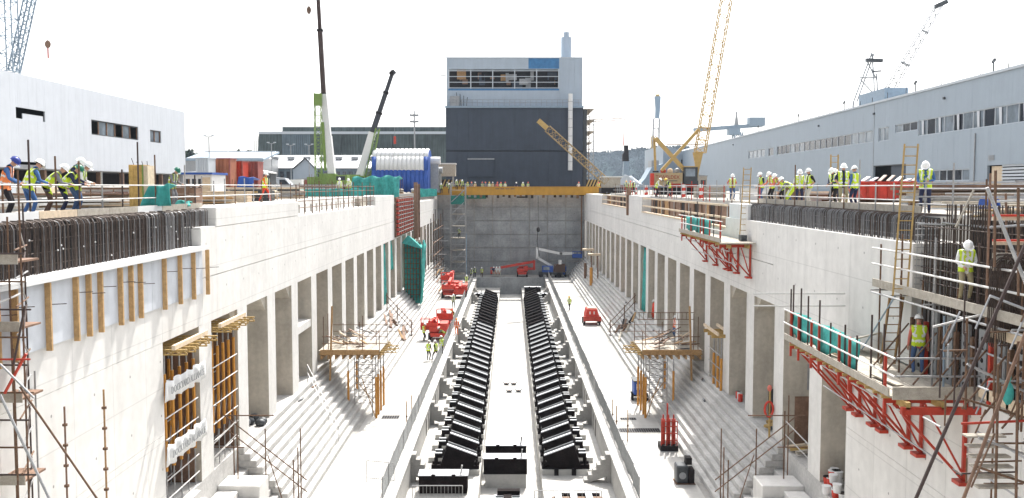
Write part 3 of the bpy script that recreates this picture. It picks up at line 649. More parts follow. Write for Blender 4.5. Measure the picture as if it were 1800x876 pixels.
for k in range(7):
    q = W(478+k*28, 277, Y+6); BX(sh, 'rooflight', q.x, q.x+1.8, Y+5.2, Y+7.4, zr-(9-7.4)*(zr-ze)/9-.5, zr-(9-7.4)*(zr-ze)/9+.12, GREY)
for k in range(18): q = W(470+k*11, 305, Y); BX(sh, 'window', q.x, q.x+.9, Y+.3, Y+.39, QZ+1.2, ze-1.0, GLASS)
a, b, c = W(515, 298, Y-2), W(523+32, 298, Y-2), W(537, 279, Y-2)
MB().ext([(a.x, QZ), (b.x, QZ), (b.x, a.z), (c.x, c.z), (a.x, a.z)], 'y', Y-2, Y+.3).build('gable', CLADL, sh)
for p_, q_ in ((a, c), (c, b)): MB().beam((p_.x, Y-2.2, p_.z+.1), (q_.x, Y-2.2, q_.z+.1), .5, .3).build('gable_verge', DGREY, sh)
lo = thing('low_grey_shed', 'low grey roofed shed behind the red containers', 'building', (-80, 225, QZ))
a, b = W(325, 285, 225), W(462, 285, 225); BX(lo, 'wall', a.x, b.x, 225, 240, QZ, W(0, 278, 225).z, GREY); MB().ext([(225-.4, W(0, 280, 225).z), (240, W(0, 267, 240).z), (240, W(0, 269, 240).z-.2), (225-.4, W(0, 283, 225).z)], 'x', a.x-.3, b.x+.3).build('roof', LBLUE, lo)
for k in range(3): BX(lo, 'ridge_sheet', a.x+k*6+.1, a.x+k*6+5.9, 239.5, 240.6, W(0, 268, 240).z, W(0, 266, 240).z, WHITE)
BLUET = mat('blue_tarp', (.025, .08, .32), .55, .2, 1.5)
tn = thing('storage_tent', 'ribbed tent with white roof and royal blue walls', 'tent', W(702, 322, 150))
Y = 150; a, b = W(653, 300, Y).x, W(752, 300, Y).x; nz = 13; z1 = W(0, 262, Y+3).z; z0 = W(0, 276, Y).z; zm = W(0, 300, Y).z
for k in range(nz):
    xa, xb = a+(b-a)*k/nz, a+(b-a)*(k+1)/nz; xm = (xa+xb)/2; endp = k in (0, nz-1)
    def shell(nm, prof, mt):
        m = MB(); n = len(prof); vs = []
        for xx, off in ((xa, 0), (xa+(xb-xa)*.25, .08), (xm, .11), (xa+(xb-xa)*.75, .08), (xb, 0)):
            for y_, z_ in prof: vs.append((xx, y_-off*.7, z_+off))
        fs = [(c*n+i, (c+1)*n+i, (c+1)*n+i+1, c*n+i+1) for c in range(4) for i in range(n-1)]
        m.add(vs, fs); o = m.build(nm, mt, tn, smooth=True); so_ = o.modifiers.new('thick', 'SOLIDIFY'); so_.thickness = .06
    shell('roof_panel', [(Y+.6, z0), (Y+1.3, z0+.8), (Y+2.6, z1-.25), (Y+4, z1), (Y+5.4, z1-.25), (Y+7.4, z0)], WHITE)
    shell('upper_panel', [(Y+.15, zm), (Y+.55, z0)], BLUET if endp else WHITE)
    shell('wall_panel', [(Y, QZ), (Y+.14, zm)], BLUET)
for xx in (a, b): MB().ext([(Y, QZ), (Y+.6, z0), (Y+2.6, z1-.3), (Y+4, z1-.1), (Y+5.4, z1-.3), (Y+7.4, z0), (Y+8, QZ)], 'x', xx-.04, xx+.04).build('end_panel', BLUET, tn)
def tank(label, px, py0, py1, wpx, Y, mt):
    o = thing('storage_tank', label, 'tank', W(px, 326, Y)); a = W(px-wpx/2, py1, Y); b = W(px+wpx/2, py0, Y); r = (b.z-a.z)/2
    MB().tube((a.x, Y, a.z+r), (b.x, Y, a.z+r), r, n=12).build('drum', mt, o); BX(o, 'cradle', a.x+.3, b.x-.3, Y-r*.7, Y+r*.7, QZ, a.z+.1, GREY)
tank('white drum between the tent and the tall building', 763, 276, 290, 22, 155, WHITE)
tank('grey drum under the white drum beside the tent', 765, 294, 306, 26, 156, GREY)
o = thing('site_cabin', 'cream cabin box beside the tall building', 'cabin', W(786, 326, 160)); x0, x1, z0, z1 = rc(771, 800, 289, 310, 160)
BX(o, 'box', x0, x1, 160, 163, z0, z1, PLANK); BX(o, 'roof', x0-.1, x1+.1, 159.9, 163.1, z1+.003, z1+.2, WHITE)
for q in (x0+.2, x1-.5): BX(o, 'leg', q, q+.3, 160.2, 160.5, QZ, z0-.003, GREY)
# containers
def container(label, px0, px1, py0, py1, Y, mt, rz=0, ends=None):
    o = thing('shipping_container', label, 'container', W((px0+px1)/2, 335, Y)); x0, x1, z0, z1 = rc(px0, px1, py0, py1, Y); z0 = QZ; n = max(4, int((x1-x0)/.45))
    bx_ = BX(o, 'box', x0+.05, x1-.05, Y+.05, Y+2.4, z0+.1, z1-.05, mt); BX(o, 'top_rail', x0, x1, Y-.01, Y+2.45, z1-.049, z1+.05, ends or mt); BX(o, 'bottom_rail', x0, x1, Y-.01, Y+2.45, z0, z0+.099, ends or mt)
    for k in range(n): xx = x0+.1+(x1-x0-.3)*k/n; BX(bx_, 'corrugation', xx, xx+(x1-x0)/n*.5, Y-.02, Y+.049, z0+.1, z1-.05, mt)
    for xx in (x0-.01, x1-.12): BX(o, 'corner_post', xx, xx+.13, Y-.03, Y+.06, z0, z1, ends or mt)
CRED = mat('container_red', (.3, .085, .07), .6, .4, 1.5, streak=.3); CORG = mat('container_orange', (.36, .13, .07), .55, .3, 1.5, streak=.3)
container('faded orange red container at the left end of the container row', 365, 404, 279, 330, 95, CORG, ends=CRED)
container('dark red container in the middle of the container row', 404, 426, 284, 328, 98, RED, ends=CRED)
container('pink red container at the right end of the container row', 426, 453, 285, 325, 101, CRED)
container('pale grey container next to the white building', 345, 366, 278, 322, 92, FRAME)
o = thing('site_cabin', 'white cabin with a blue roof edge behind the left rail', 'cabin', W(345, 335, 62)); x0, x1, z0, z1 = rc(322, 372, 304, 326, 62)
BX(o, 'wall', x0, x1, 62, 65, QZ, z1-.12, WHITE); BX(o, 'roof', x0-.1, x1+.1, 61.8, 65.2, z1-.118, z1+.02, BLUET); BX(o, 'door', x1-.7, x1-.1, 61.95, 61.995, QZ+.1, z1-.3, TIMBP)
for k in range(3): BX(o, 'window', x0+.2+k*.4, x0+.45+k*.4, 61.96, 61.995, QZ+.6, z1-.4, GLASS)
def tarp(name, label, cat, pts, Y, dep, mt, folds=7, amp=.25):
    """loose sheeting: front outline in pixels (bottom left, top left, top right, bottom right), bulged and folded"""
    bl, tl, tr_, br = [W(p[0], p[1], Y) for p in pts]; m = MB(); nx, nz_ = folds*3, 6; vs = []
    for i in range(nx+1):
        u = i/nx
        for j in range(nz_+2):
            v = min(1, j/nz_); b_ = bl.lerp(br, u); t_ = tl.lerp(tr_, u); p = b_.lerp(t_, v)
            p = p+Vector((0, -math.sin(u*math.pi*folds+v*2)*amp*(1-.4*v)-amp*(1-v), math.sin(u*folds*2.1)*amp*.35*v))
            if j == nz_+1: p = p+Vector((0, dep, -.1*dep))
            vs.append(p)
    h = nz_+2; m.add(vs, [(i*h+j, (i+1)*h+j, (i+1)*h+j+1, i*h+j+1) for i in range(nx) for j in range(h-1)])
    o = m.build(name, mt, smooth=True); s_ = o.modifiers.new('thick', 'SOLIDIFY'); s_.thickness = .03
    return tag(o, label, cat)
tarp('green_netting', 'tall folds of teal netting on the left quay in front of the tent', 'netting', ((618, 352), (620, 312), (702, 309), (702, 350)), 105, 3, TEAL, 9, .35)
tarp('green_netting', 'low teal netting fence along the left quay behind the scaffold posts', 'netting', ((480, 347), (480, 333), (640, 332), (640, 345)), 88, .3, TEAL, 14, .12)
tarp('green_netting', 'teal netting hanging on the railing at the far left crest', 'netting', ((736, 347), (736, 332), (768, 332), (768, 345)), 135, .2, TEAL, 6, .1)
# ---------------------------------------------------------------- cranes
def crane_truck(o, c, L, mt):
    x, y, z = c
    BX(o, 'chassis', x-L/2, x+L/2, y, y+2.6, z+.6, z+1.3, mt); cb = BX(o, 'cab', x+L/2-2, x+L/2-.2, y+.1, y+2.5, z+1.31, z+2.7, mt); BX(cb, 'cab_window', x+L/2-1.8, x+L/2-.5, y+.05, y+.09, z+1.9, z+2.5, GLASS)
    BX(o, 'engine_house', x-L/2+.3, x-L/2+3, y+.3, y+2.3, z+1.31, z+2.4, mt); BX(o, 'turret', x-1.2, x+1.2, y+.4, y+2.2, z+1.305, z+2.9, mt)
    for k in range(5): MB().tube((x-L/2+.9+k*(L-1.8)/4, y-.1, z+.5), (x-L/2+.9+k*(L-1.8)/4, y+.3, z+.5), .5, n=12).build('wheel', DARK, o)
    for xx in (x-L/2+.3, x+L/2-2.6): BX(o, 'outrigger', xx, xx+.25, y-.9, y-.11, z+.003, z+.75, STEELW)
BOOMD = mat('dark_boom', (.05, .028, .022), .5, .2, 2); BOOMG = mat('charcoal_boom', (.04, .042, .05), .5, .2, 2)
Y = 140; c = W(574, 326, Y); c1 = thing('mobile_crane', 'lime green mobile crane with a tall brown and white telescopic boom', 'crane', (c.x, Y, QZ)); crane_truck(c1, (c.x, Y, QZ), 6.5, LIME)
p = W(584, 312, Y+1.3); q = W(569, 166, Y+1.3); q2 = W(556, -60, Y+1.3)
MB().beam(p, p.lerp(q, .5), 1.05, 1.05).build('boom_section', WHITE, c1); MB().beam(p.lerp(q, .5), q, .92, .92).build('boom_section', WHITE, c1)
MB().beam(q, q.lerp(q2, .5), .66, .66).build('boom_section', BOOMD, c1); MB().beam(q.lerp(q2, .5), q2, .52, .52).build('boom_section', BOOMD, c1)
for t_ in (0, .5): MB().beam(q.lerp(q2, t_)-Vector((0, 0, .15)), q.lerp(q2, t_)+Vector((0, 0, .15)), .85, .85).build('boom_collar', DARK, c1)
lattice(MB(), W(560, 318, Y+.5), W(559, 164, Y+.5), .9, 1.0, 16, .07).build('folded_jib', LIME, c1); MB().beam(W(559, 186, Y+.5), W(559, 165, Y+.5), 1.15, 1.0).build('jib_head', LIME, c1)
p = W(572, 300, Y+.7); MB().tube(p, W(567, 215, Y+.7), .22).build('boom_ram', LIME, c1)
h = W(543, 18, Y); MB().tube(W(545, -60, Y), h, .03, n=4).build('hoist_rope', GREY, c1); MB().ell((h.x, Y, h.z), .35, .3, .6).build('hook_block', RUST, c1)
MB().tube(h-Vector((0, 0, .6)), h-Vector((0, 0, 1.5)), .08, n=5).build('hook', DARK, c1)
Y = 152; c = W(620, 326, Y); c2 = thing('mobile_crane', 'second mobile crane with a short charcoal boom leaning right', 'crane', (c.x, Y, QZ)); crane_truck(c2, (c.x, Y, QZ), 6, LIME)
p = W(630, 316, Y+1); q = W(655, 233, Y+1); MB().beam(p, q, 1.1, 1.1).build('boom_section', WHITE, c2)
w0 = q
for k, wd in enumerate((.8, .68, .56)):
    w1 = W(655+12*(k+1), 233-36*(k+1), Y+1); MB().beam(w0, w1, wd, wd).build('boom_section', BOOMG, c2); MB().beam(w1-(w1-w0).normalized()*.4, w1, wd+.15, wd+.15).build('boom_collar', DARK, c2); w0 = w1
MB().beam(W(686, 132, Y+1), W(694, 125, Y+1), .8, .7).build('boom_head', DARK, c2)
lattice(MB(), W(645, 318, Y+.4), W(664, 226, Y+.4), .8, .6, 12, .07).build('folded_jib', LIME, c2)
h = W(694, 240, Y); MB().tube(W(693, 128, Y), h, .03, n=4).build('hoist_rope', GREY, c2); MB().beam(h, h-Vector((0, 0, 1.2)), .35, .3).build('hook_block', RED, c2)
# left lattice crane behind the white building
Y = 150; c3 = thing('lattice_crane', 'pale blue lattice tower crane behind the left building', 'crane', W(15, 329, Y))
lattice(MB(), (W(13, 0, Y).x, Y, QZ), (W(13, 0, Y).x, Y, W(0, -60, Y).z), 2.2, 2.0, 26, .11).build('mast', LBLUE, c3)
lattice(MB(), W(25, 125, Y+2), W(62, -45, Y+2), 1.3, 1.3, 14, .13).build('jib', LBLUE, c3)
h = W(84, 78, Y); MB().tube(W(84, -60, Y), h, .025, n=4).build('hoist_rope', GREY, c3); MB().ell((h.x, Y, h.z), .5, .3, .65, seg=8).build('hook_block', PLYB, c3)
MB().tube(h-Vector((0, 0, .6)), h-Vector((0, 0, 2.2)), .12, n=5).build('hook_chain', RED, c3); MB().tube(h-Vector((0, 0, 2.2)), W(84, 140, Y), .03, n=4).build('tag_line', GREY, c3)
# yellow crawler crane with company board
Y = 110; c = W(1185, 330, Y); c4 = thing('crawler_crane', 'yellow crawler crane with lettered counterweight and tall lattice boom', 'crane', (c.x, Y, QZ))
x0, x1, z0, z1 = rc(1150, 1200, 304, 327, Y); BX(c4, 'counterweight', x0, x1, Y, Y+3, z0, z1, mat('tan_board', (.42, .32, .18), .6, .15, 3))
me = bpy.data.curves.new('board_text', 'FONT'); me.body = 'TYWELDEX'; me.size = .82; me.extrude = .01; me.align_x = 'CENTER'
def textmesh(cu, mt):
    o = bpy.data.objects.new('tmp', cu); COL.objects.link(o); dg = bpy.context.evaluated_depsgraph_get(); dg.update(); m = bpy.data.meshes.new_from_object(o.evaluated_get(dg)); bpy.data.objects.remove(o); m.materials.clear(); m.materials.append(mt); return m
def text(parent, name, body, loc, size, rot, mt, sx=1):
    cu = bpy.data.curves.new('lettering', 'FONT'); cu.body = body; cu.size = size; cu.extrude = .006; cu.align_x = 'CENTER'; cu.resolution_u = 2
    return link(name, textmesh(cu, mt), parent, Vector(loc)-root_loc(parent), rot, (sx, 1, 1))
text(c4, 'lettering', 'TYWELDEX', ((x0+x1)/2-.1, Y-.02, z1-.7), .6, (R(90), 0, 0), mat('sign_red', (.3, .02, .01), .6, 0), .9)
BX(c4, 'small_print', x0+.75, x1-.6, Y-.015, Y-.004, z1-.98, z1-.9, DGREY)
x0, x1, z0, z1 = rc(1202, 1226, 294, 324, Y); cb = BX(c4, 'cab', x0, x1, Y-.2, Y+2, z0, z1, DGREY); BX(cb, 'cab_window', x0+.15, x1-.3, Y-.24, Y-.205, z0+.9, z1-.2, GLASSP); BX(c4, 'cab_roof', x0-.1, x1+.1, Y-.3, Y+2.1, z1+.003, z1+.1, YCR)
x0, x1, z0, z1 = rc(1180, 1225, 327, 331, Y); BX(c4, 'car_body', x0, x1, Y-.1, Y+3.2, QZ+.85, QZ+1.3, RED)
for yy in (Y-.9, Y+3): BX(c4, 'crawler_track', x0-1.5, x1+1, yy, yy+.8, QZ+.003, QZ+.84, DARK)
p = W(1223, 312, Y+.5); q = W(1287, -60, Y+.5); s0 = p.lerp(q, .12)
m = MB(); m.beam(p, s0, .35, .9); lattice(m, s0, q, 1.15, 1.15, 30, .068); m.build('boom', YCR, c4)
MB().ext([(W(1218, 268, Y+.2).x, W(0, 268, Y+.2).z), (W(1236, 268, Y+.2).x, W(0, 268, Y+.2).z), (W(1226, 312, Y+.2).x, W(0, 312, Y+.2).z)], 'y', Y+.1, Y+.45).build('boom_foot', YCR, c4)
MB().beam(W(1152, 243, Y+.6), W(1203, 299, Y+.6), .45, .45).build('gantry_strut', YCR, c4); MB().beam(W(1163, 300, Y+.6), W(1228, 228, Y+.6), .35, .35).build('gantry_strut', YCR, c4); MB().beam(W(1152, 300, Y+.9), W(1150, 243, Y+.9), .25, .25).build('gantry_leg', YCR, c4)
MB().tube(W(1172, 254, Y+.6), W(1236, 254, Y+.6), .05).build('pendant', RUST, c4); MB().tube(W(1151, 243, Y+.6), W(1262, -40, Y+.6), .025, n=4).build('pendant', GREY, c4)
BX(c4, 'red_ballast', W(1146, 0, Y).x, W(1152, 0, Y).x, Y-.4, Y+.3, QZ+.9, W(0, 305, Y).z, REDB)
for k in range(3): q = W(1166+k*12, 301, Y+1); MB().ell(q, .35, .35, .35, 8, 5).build('winch_drum', (RED, TIMBP, GREY)[k], c4)
# lowered yellow lattice jib
JIBM = mat('weathered_yellow', (.3, .21, .09), .6, .25, 3)
Y = 140; c5 = thing('lattice_jib_crane', 'low crane with a sloping yellow lattice jib in front of the tall building', 'crane', W(1075, 330, Y))
lattice(MB(), W(1066, 320, Y), W(962, 226, Y), 1.0, 1.0, 18, .06).build('jib', JIBM, c5); MB().beam(W(962, 226, Y), W(946, 212, Y), .9, .7).build('jib_head', YCR, c5)
x0, x1, z0, z1 = rc(1060, 1090, 312, 330, Y); BX(c5, 'machine_house', x0, x1, Y-.5, Y+3, QZ+.8, z1, PLANK); BX(c5, 'roof', x0-.2, x1+.4, Y-.6, Y+3.1, z1+.003, z1+.15, WHITE); BX(c5, 'track', x0-.3, x1+.3, Y-.8, Y+3.3, QZ+.003, QZ+.79, DARK)
# far cranes and masts
Y = 320; o = thing('dockside_crane', 'grey dockside crane tower with block head in the right distance', 'crane', W(1156, 326, Y))
lattice(MB(), (W(1154, 0, Y).x, Y, QZ), W(1154, 208, Y), 2.2, 2.0, 14, .14).build('tower', GREY, o); x0, x1, z0, z1 = rc(1150, 1161, 170, 208, Y); MB().ext([(x0+.3, z0), (x1-.4, z0), (x1-.2, z0+3), (x1, z1), (x0, z1), (x0+.4, z0+3.5)], 'y', Y-1, Y+1).build('head', LBLUE, o); BX(o, 'cap', x0+.4, x1-.4, Y-.8, Y+.8, z1+.003, z1+.7, YCR)
lattice(MB(), W(1147, 240, 318), W(1150, 300, 318), .9, .9, 8, .1).build('ladder', YCR, o)
Y = 400; o = thing('hammerhead_crane', 'grey hammerhead crane above the roof of the right building', 'crane', W(1297, 326, Y))
lattice(MB(), (W(1297, 0, Y).x, Y, QZ), W(1297, 232, Y), 4, 3.5, 8, .3).build('tower', LBLUE, o); MB().beam(W(1219, 229, Y), W(1340, 220, Y), 1.6, 1.6).build('jib', LBLUE, o); x0, x1, z0, z1 = rc(1315, 1343, 207, 222, Y); BX(o, 'machine_house', x0, x1, Y-2, Y+2, z0, z1, LBLUE)
MB().ext([(W(1293, 0, Y).x, W(0, 226, Y).z), (W(1302, 0, Y).x, W(0, 226, Y).z), (W(1298, 0, Y).x, W(0, 195, Y).z)], 'y', Y-.6, Y+.6).build('peak', GREY, o); BX(o, 'slew_ring', W(1283, 0, Y).x, W(1303, 0, Y).x, Y-2, Y+2, W(0, 238, Y).z, W(0, 226, Y).z, LBLUE)
for px in (1225, 1260): MB().tube(W(px, 228, Y), W(1298, 196, Y), .12, n=4).build('stay', GREY, o)
Y = 250; o = thing('derrick', 'grey A frame derrick rising behind the right building', 'crane', W(1520, 326, Y)); m = MB()
for a, b in (((1500, 180), (1533, 92)), ((1506, 180), (1536, 95)), ((1537, 180), (1536, 132)), ((1543, 180), (1541, 130)), ((1524, 108), (1541, 140)), ((1511, 137), (1537, 137)), ((1512, 140), (1536, 165)), ((1536, 140), (1533, 95)), ((1526, 110), (1537, 135))): m.tube(W(*a, Y), W(*b, Y+1), .2, n=5)
m.tube((W(1500, 0, Y).x, Y, QZ), W(1500, 180, Y), .25, n=5); m.tube((W(1540, 0, Y).x, Y, QZ), W(1540, 180, Y), .25, n=5)
m.build('frame', GREY, o); MB().beam(W(1522, 106, Y), W(1551, 107, Y), 1.0, .9).build('head_beam', DGREY, o); MB().beam(W(1534, 126, Y), W(1549, 125, Y), .4, .4).build('platform', DGREY, o)
Y = 260; o = thing('lattice_jib', 'slender pale lattice jib leaning right above the right building', 'crane', W(1550, 326, Y)); lattice(MB(), W(1556, 172, Y), W(1652, 8, Y), 2.2, 1.4, 22, .1).build('jib', DGREY, o); MB().tube((W(1556, 0, Y).x, Y, QZ), W(1556, 172, Y), .3).build('post', GREY, o)
MB().beam(W(1645, 12, Y), W(1664, 3, Y), 1.6, 1.2).build('jib_head', DGREY, o)
for a, b in (((1584, 109), (1599, 116)), ((1622, 54), (1632, 59))): MB().beam(W(*a, Y-1), W(*b, Y-1), .5, .4).build('spreader', GREY, o)
Y = 230; o = thing('radar_mast', 'thin grey mast with lamp frames rising beside the tent', 'mast', W(728, 326, Y)); MB().tube((W(728, 0, Y).x, Y, QZ), W(728, 195, Y), .18, n=6).build('pole', GREY, o)
for pz in (203, 214): MB().beam(W(720, pz, Y), W(736, pz, Y), .3, .5).build('lamp_frame', GREY, o)
for px in (721, 735): MB().beam(W(px, 204, Y), W(px, 196, Y), .15, .15).build('lamp_arm', GREY, o)
Y = 240; o = thing('tower_crane', 'distant tower crane jib reaching right from the tall building', 'crane', W(1040, 326, Y)); lattice(MB(), (W(1040, 0, Y).x, Y, QZ), W(1040, 205, Y), 1.2, 1.2, 18, .08).build('mast', GREY, o); lattice(MB(), W(1036, 213, Y), W(1101, 209, Y), .6, .5, 12, .06).build('jib', RUST, o); MB().tube(W(1040, 203, Y), W(1098, 208, Y), .04, n=4).build('stay', GREY, o)
Y = 250; o = thing('ship_mast', 'pale ship tower with a black top and thin red mast', 'ship mast', W(1099, 326, Y))
x0, x1, z0, z1 = rc(1096, 1105, 284, 306, Y); MB().ext([(x0-.4, QZ), (x1+.4, QZ), (x1, z1), (x0, z1)], 'y', Y-1, Y+1).build('tower', LBLUE, o); x0, x1, z0, z1 = rc(1094, 1105, 256, 284, Y)
MB().ext([(x0, z0), (x1, z0), (x1-.2, z1), (x0+.4, z1), (x0+.5, z0+2.6), (x0, z0+1.8)], 'y', Y-.9, Y+.9).build('black_top', DARK, o); MB().tube(W(1096, 256, Y), W(1095, 222, Y), .12, n=5).build('red_mast', RED, o)
tarp('white_tarpaulin', 'white tarpaulin hump on the right quay beyond the lowered jib', 'tarpaulin', ((1084, 326), (1096, 308), (1110, 309), (1130, 325)), 170, 4, FRAME, 3, .3)
o = thing('grey_ship', 'pale blue grey ship superstructure beyond the white tarpaulin', 'ship', W(1140, 326, 280)); x0, x1, z0, z1 = rc(1128, 1165, 294, 326, 280); MB().ext([(x0-2, QZ), (x1, QZ), (x1, z1+1), (x0+3, z1), (x0+1, z0+2)], 'y', 280, 290).build('superstructure', LBLUE, o); BX(o, 'window_band', x0+3.2, x0+5, 279.95, 279.99, z1-1.6, z1-1.1, DARK); BX(o, 'deck_house', x0+3, x1-1, 281, 288, z1, z1+2.0, GREY)
# lamp posts
for k, (px, pt, Y) in enumerate(((367, 241, 160), (477, 253, 200), (511, 256, 200), (543, 256, 205))):
    o = thing('lamp_post', ('tall lamp post beside the pale grey container', 'first of three lamp posts before the white roofed shed', 'second of three lamp posts before the white roofed shed', 'third of three lamp posts before the white roofed shed')[k], 'lamp post', W(px, 326, Y), 'lamp posts in the left background')
    q = W(px, pt, Y); T(o, 'pole', (q.x, Y, QZ), q, .09, GREY)
    for d in (-.7, .7): MB().beam(q, q+Vector((d, 0, .15)), .12, .12).build('arm', GREY, o); BX(o, 'lamp', q.x+d-.25, q.x+d+.25, Y-.15, Y+.15, q.z+.2, q.z+.38, FRAME)
# ---------------------------------------------------------------- hills and trees
LEAF = mat('foliage', (.045, .07, .035), .9, .5, .4, spec=.05); FLEAF = mat('far_foliage_hazed', (.018, .032, .034), 1, .3, .02, spec=0); HILL = mat('hill_hazed', (.018, .03, .03), 1, .3, .02, spec=0); BARK = mat('bark', (.08, .06, .045), .9, .3, 3)  # far foliage and hill colours carry some blue of the distant haze
def hillh(x, u): return math.sin(min(1, u*1.25)*math.pi*.5)*(38+12*math.sin(x*.0055)+7*math.sin(x*.016+1)+34*math.exp(-((x-330)/330)**2))
hm = MB(); nx = 60; vs = []
for i in range(nx+1):
    x = -1500+i*55
    for j in range(9): vs.append((x, 1500+j*130, QZ-1+hillh(x, j/8)))
hm.add(vs, [(i*9+j, (i+1)*9+j, (i+1)*9+j+1, i*9+j+1) for i in range(nx) for j in range(8)])
tag(hm.build('hills', HILL, smooth=True), kind='structure')
rnd = random.Random(3)
def leafcloud(m, c, rx, ry, rz, n, sz):
    for _ in range(n):
        while True:
            a = Vector((rnd.uniform(-1, 1), rnd.uniform(-1, 1), rnd.uniform(-1, 1)))
            if .35 < a.length < 1: break
        p = Vector(c)+Vector((a.x*rx, a.y*ry, a.z*rz)); u = Vector((rnd.gauss(0, 1), rnd.gauss(0, 1), rnd.gauss(0, 1))).normalized(); v = u.orthogonal().normalized(); w_ = u.cross(v); s = sz*rnd.uniform(.6, 1.3)
        m.add([p-v*s-w_*s*.6, p+v*s-w_*s*.6, p+v*s*.6+w_*s, p-v*s*.5+w_*s*.8], [(0, 1, 2, 3)])
wd = MB()
for k in range(900):
    x = rnd.uniform(60, 760); u = rnd.random(); y = 1510+u*1000
    leafcloud(wd, (x, y, QZ+hillh(x, u*1000/1040)+5), rnd.uniform(7, 14), 10, rnd.uniform(6, 12), 40, 2.2)
tag(wd.build('wood', FLEAF), 'far wooded hillside with a rough skyline right of the tall building', 'wood', kind='stuff')
tl = ['first rounded tree right of the white building', 'small low tree on the left skyline', 'wide dark tree above the orange container', 'low dark tree above the dark red container', 'rounded tree above the pink container', 'dark tree at the left foot of the huge hall', 'tall dark tree touching the huge hall', 'low bushy tree behind the lamp post']
for k, (px, pt, Y, wpx) in enumerate(((334, 261, 420, 20), (349, 266, 430, 14), (360, 263, 440, 22), (379, 265, 430, 20), (397, 262, 440, 20), (418, 260, 430, 22), (437, 258, 425, 18), (368, 266, 400, 18))):
    o = thing('tree', tl[k], 'tree', W(px, 326, Y), 'trees on the left skyline'); t_ = W(px, pt, Y); r = wpx/2*Y/FPX; hgt = t_.z-QZ
    m = MB(); m.tube((t_.x, Y, QZ), (t_.x+.3, Y, QZ+hgt*.6), .45, .2, 7)
    for a in range(4): m.tube((t_.x+.2, Y, QZ+hgt*(.35+.08*a)), (t_.x+math.cos(a*1.7)*r*.6, Y+math.sin(a*1.7)*r*.6, QZ+hgt*(.6+.07*a)), .2, .07, 5)
    m.build('trunk', BARK, o); m = MB()
    for a in range(6): leafcloud(m, (t_.x+rnd.uniform(-.5, .5)*r, Y+rnd.uniform(-.5, .5)*r, QZ+hgt*.62+rnd.uniform(-.12, .14)*hgt), r*.62, r*.62, hgt*.25, 90, .7)
    m.build('crown', LEAF, o)
# ---------------------------------------------------------------- reinforcement
def bent(y_len, h, r, mt, s, back=1.0, n=5):
    """bar that rises and bends back over the top"""
    pts = [(0, 0, 0), (0, 0, h-.16), (s*.05, 0, h-.05), (s*.16, 0, h), (s*back, 0, h)]
    return MB().pipe(pts, r, n).mesh('bar', mt)
rl = thing('rebar_cage', 'dense row of rusty bent reinforcement bars on top of the near left wall', 'reinforcement', (-12.9, 30, 12.6))
bm = [bent(0, 1.47, .014, REBAR, -1), bent(0, 1.44, .014, REBARG, -1), bent(0, 1.5, .016, REBAR, -1)]
y = 22.0; k = 0
while y < 39.7 and k < 298:
    me = bm[(0, 1, 0, 2, 0, 0, 0)[k % 7]]
    if y > 33 and k % 2: me = bm[1]
    link('bar', me, rl, Vector((-12.85+random.uniform(-.05, .03)-.0, y, 12.6 if y < 37.7 else 13.33))-Vector(rl.location), (random.uniform(-.02, .02), 0, random.uniform(-.1, .1)), (1, 1, 1 if y < 37.7 else .52))
    y += .06+random.uniform(-.02, .02); k += 1
for zz in (12.85, 13.2, 13.55, 13.9):
    T(rl, 'lacing_bar', (-12.9, 17, zz), (-12.9, 37.7, zz), .014, REBAR, 4)
BX(rl, 'dark_backing', -13.35, -13.42, 14, 39.7, 12.56, 14.0, DARK)  # dark sheet added so that the gaps between the bars show dark
for k in range(14): yy = 23+random.random()*14; MB().ell((-12.82, yy, 12.8+random.random()*.8), .028, .028, .028, 6, 4).build('spacer', WHITE, rl)
rr = thing('rebar_cage', 'row of grey bent reinforcement bars on top of the right wall', 'reinforcement', (12.8, 40, 13.25))
bmr = [bent(0, .86, .015, REBARG, 1), bent(0, .84, .015, REBARG, 1), bent(0, .87, .015, REBAR, 1)]
y = 29.2; k = 0
while y < 50.4:
    me = bmr[(0, 1, 0, 2)[k % 4]] if y > 36 or k % 3 else bmr[2]
    link('bar', me, rr, Vector((12.75+random.uniform(-.04, .03), y, 13.25))-Vector(rr.location), (random.uniform(-.02, .02), 0, random.uniform(-.1, .1)))
    y += .075+random.uniform(-.02, .02); k += 1
for zz in (13.45, 13.8): T(rr, 'lacing_bar', (12.82, 29.2, zz), (12.82, 50.4, zz), .014, REBARG, 4)
BX(rr, 'dark_backing', 13.3, 13.36, 29.2, 50.4, 13.2, 14.05, DGREY)
# uncast bay near right: tall starter bars, mesh sheet, steel panel forms
rn = thing('rebar_cage', 'tall dark vertical starter bars of the uncast bay at the right edge', 'reinforcement', (13, 25, 9.3))
for row, xx in enumerate((12.75, 13.35)):
    y = 17.0
    while y < 29.0:
        zt = 14.5 if 23.4 < y < 27.6 else (12.6+random.random()*.15 if y < 23.4 else 14.05)
        T(rn, 'bar', (xx+random.uniform(-.03, .03), y, 9.29), (xx+random.uniform(-.03, .03), y+random.uniform(-.03, .03), zt), .02, REBAR, 5); y += .155+.06*row+random.uniform(-.02, .03)
for zz in [9.6+.42*i for i in range(11)]:
    T(rn, 'lacing_bar', (12.7, 17, zz), (12.7, 29, zz), .016, REBAR, 4)
    if zz < 12.6: T(rn, 'lacing_bar', (13.4, 17, zz), (13.4, 29, zz), .016, REBAR, 4)
BX(rn, 'void_backing', 14.2, 14.3, 10, 29.0, 9.29, 14.0, DARK)  # dark sheet standing in for the unlit void behind the bars
me = bent(0, 1.1, .018, REBAR, 1, .7)
for k in range(16): link('bent_bar', me, rn, Vector((12.5, 20.2+k*.2, 11.7))-Vector(rn.location))
ms = thing('mesh_sheet', 'pale welded mesh sheet at the corner of the uncast bay', 'reinforcement', (12.9, 28.8, 11.6))
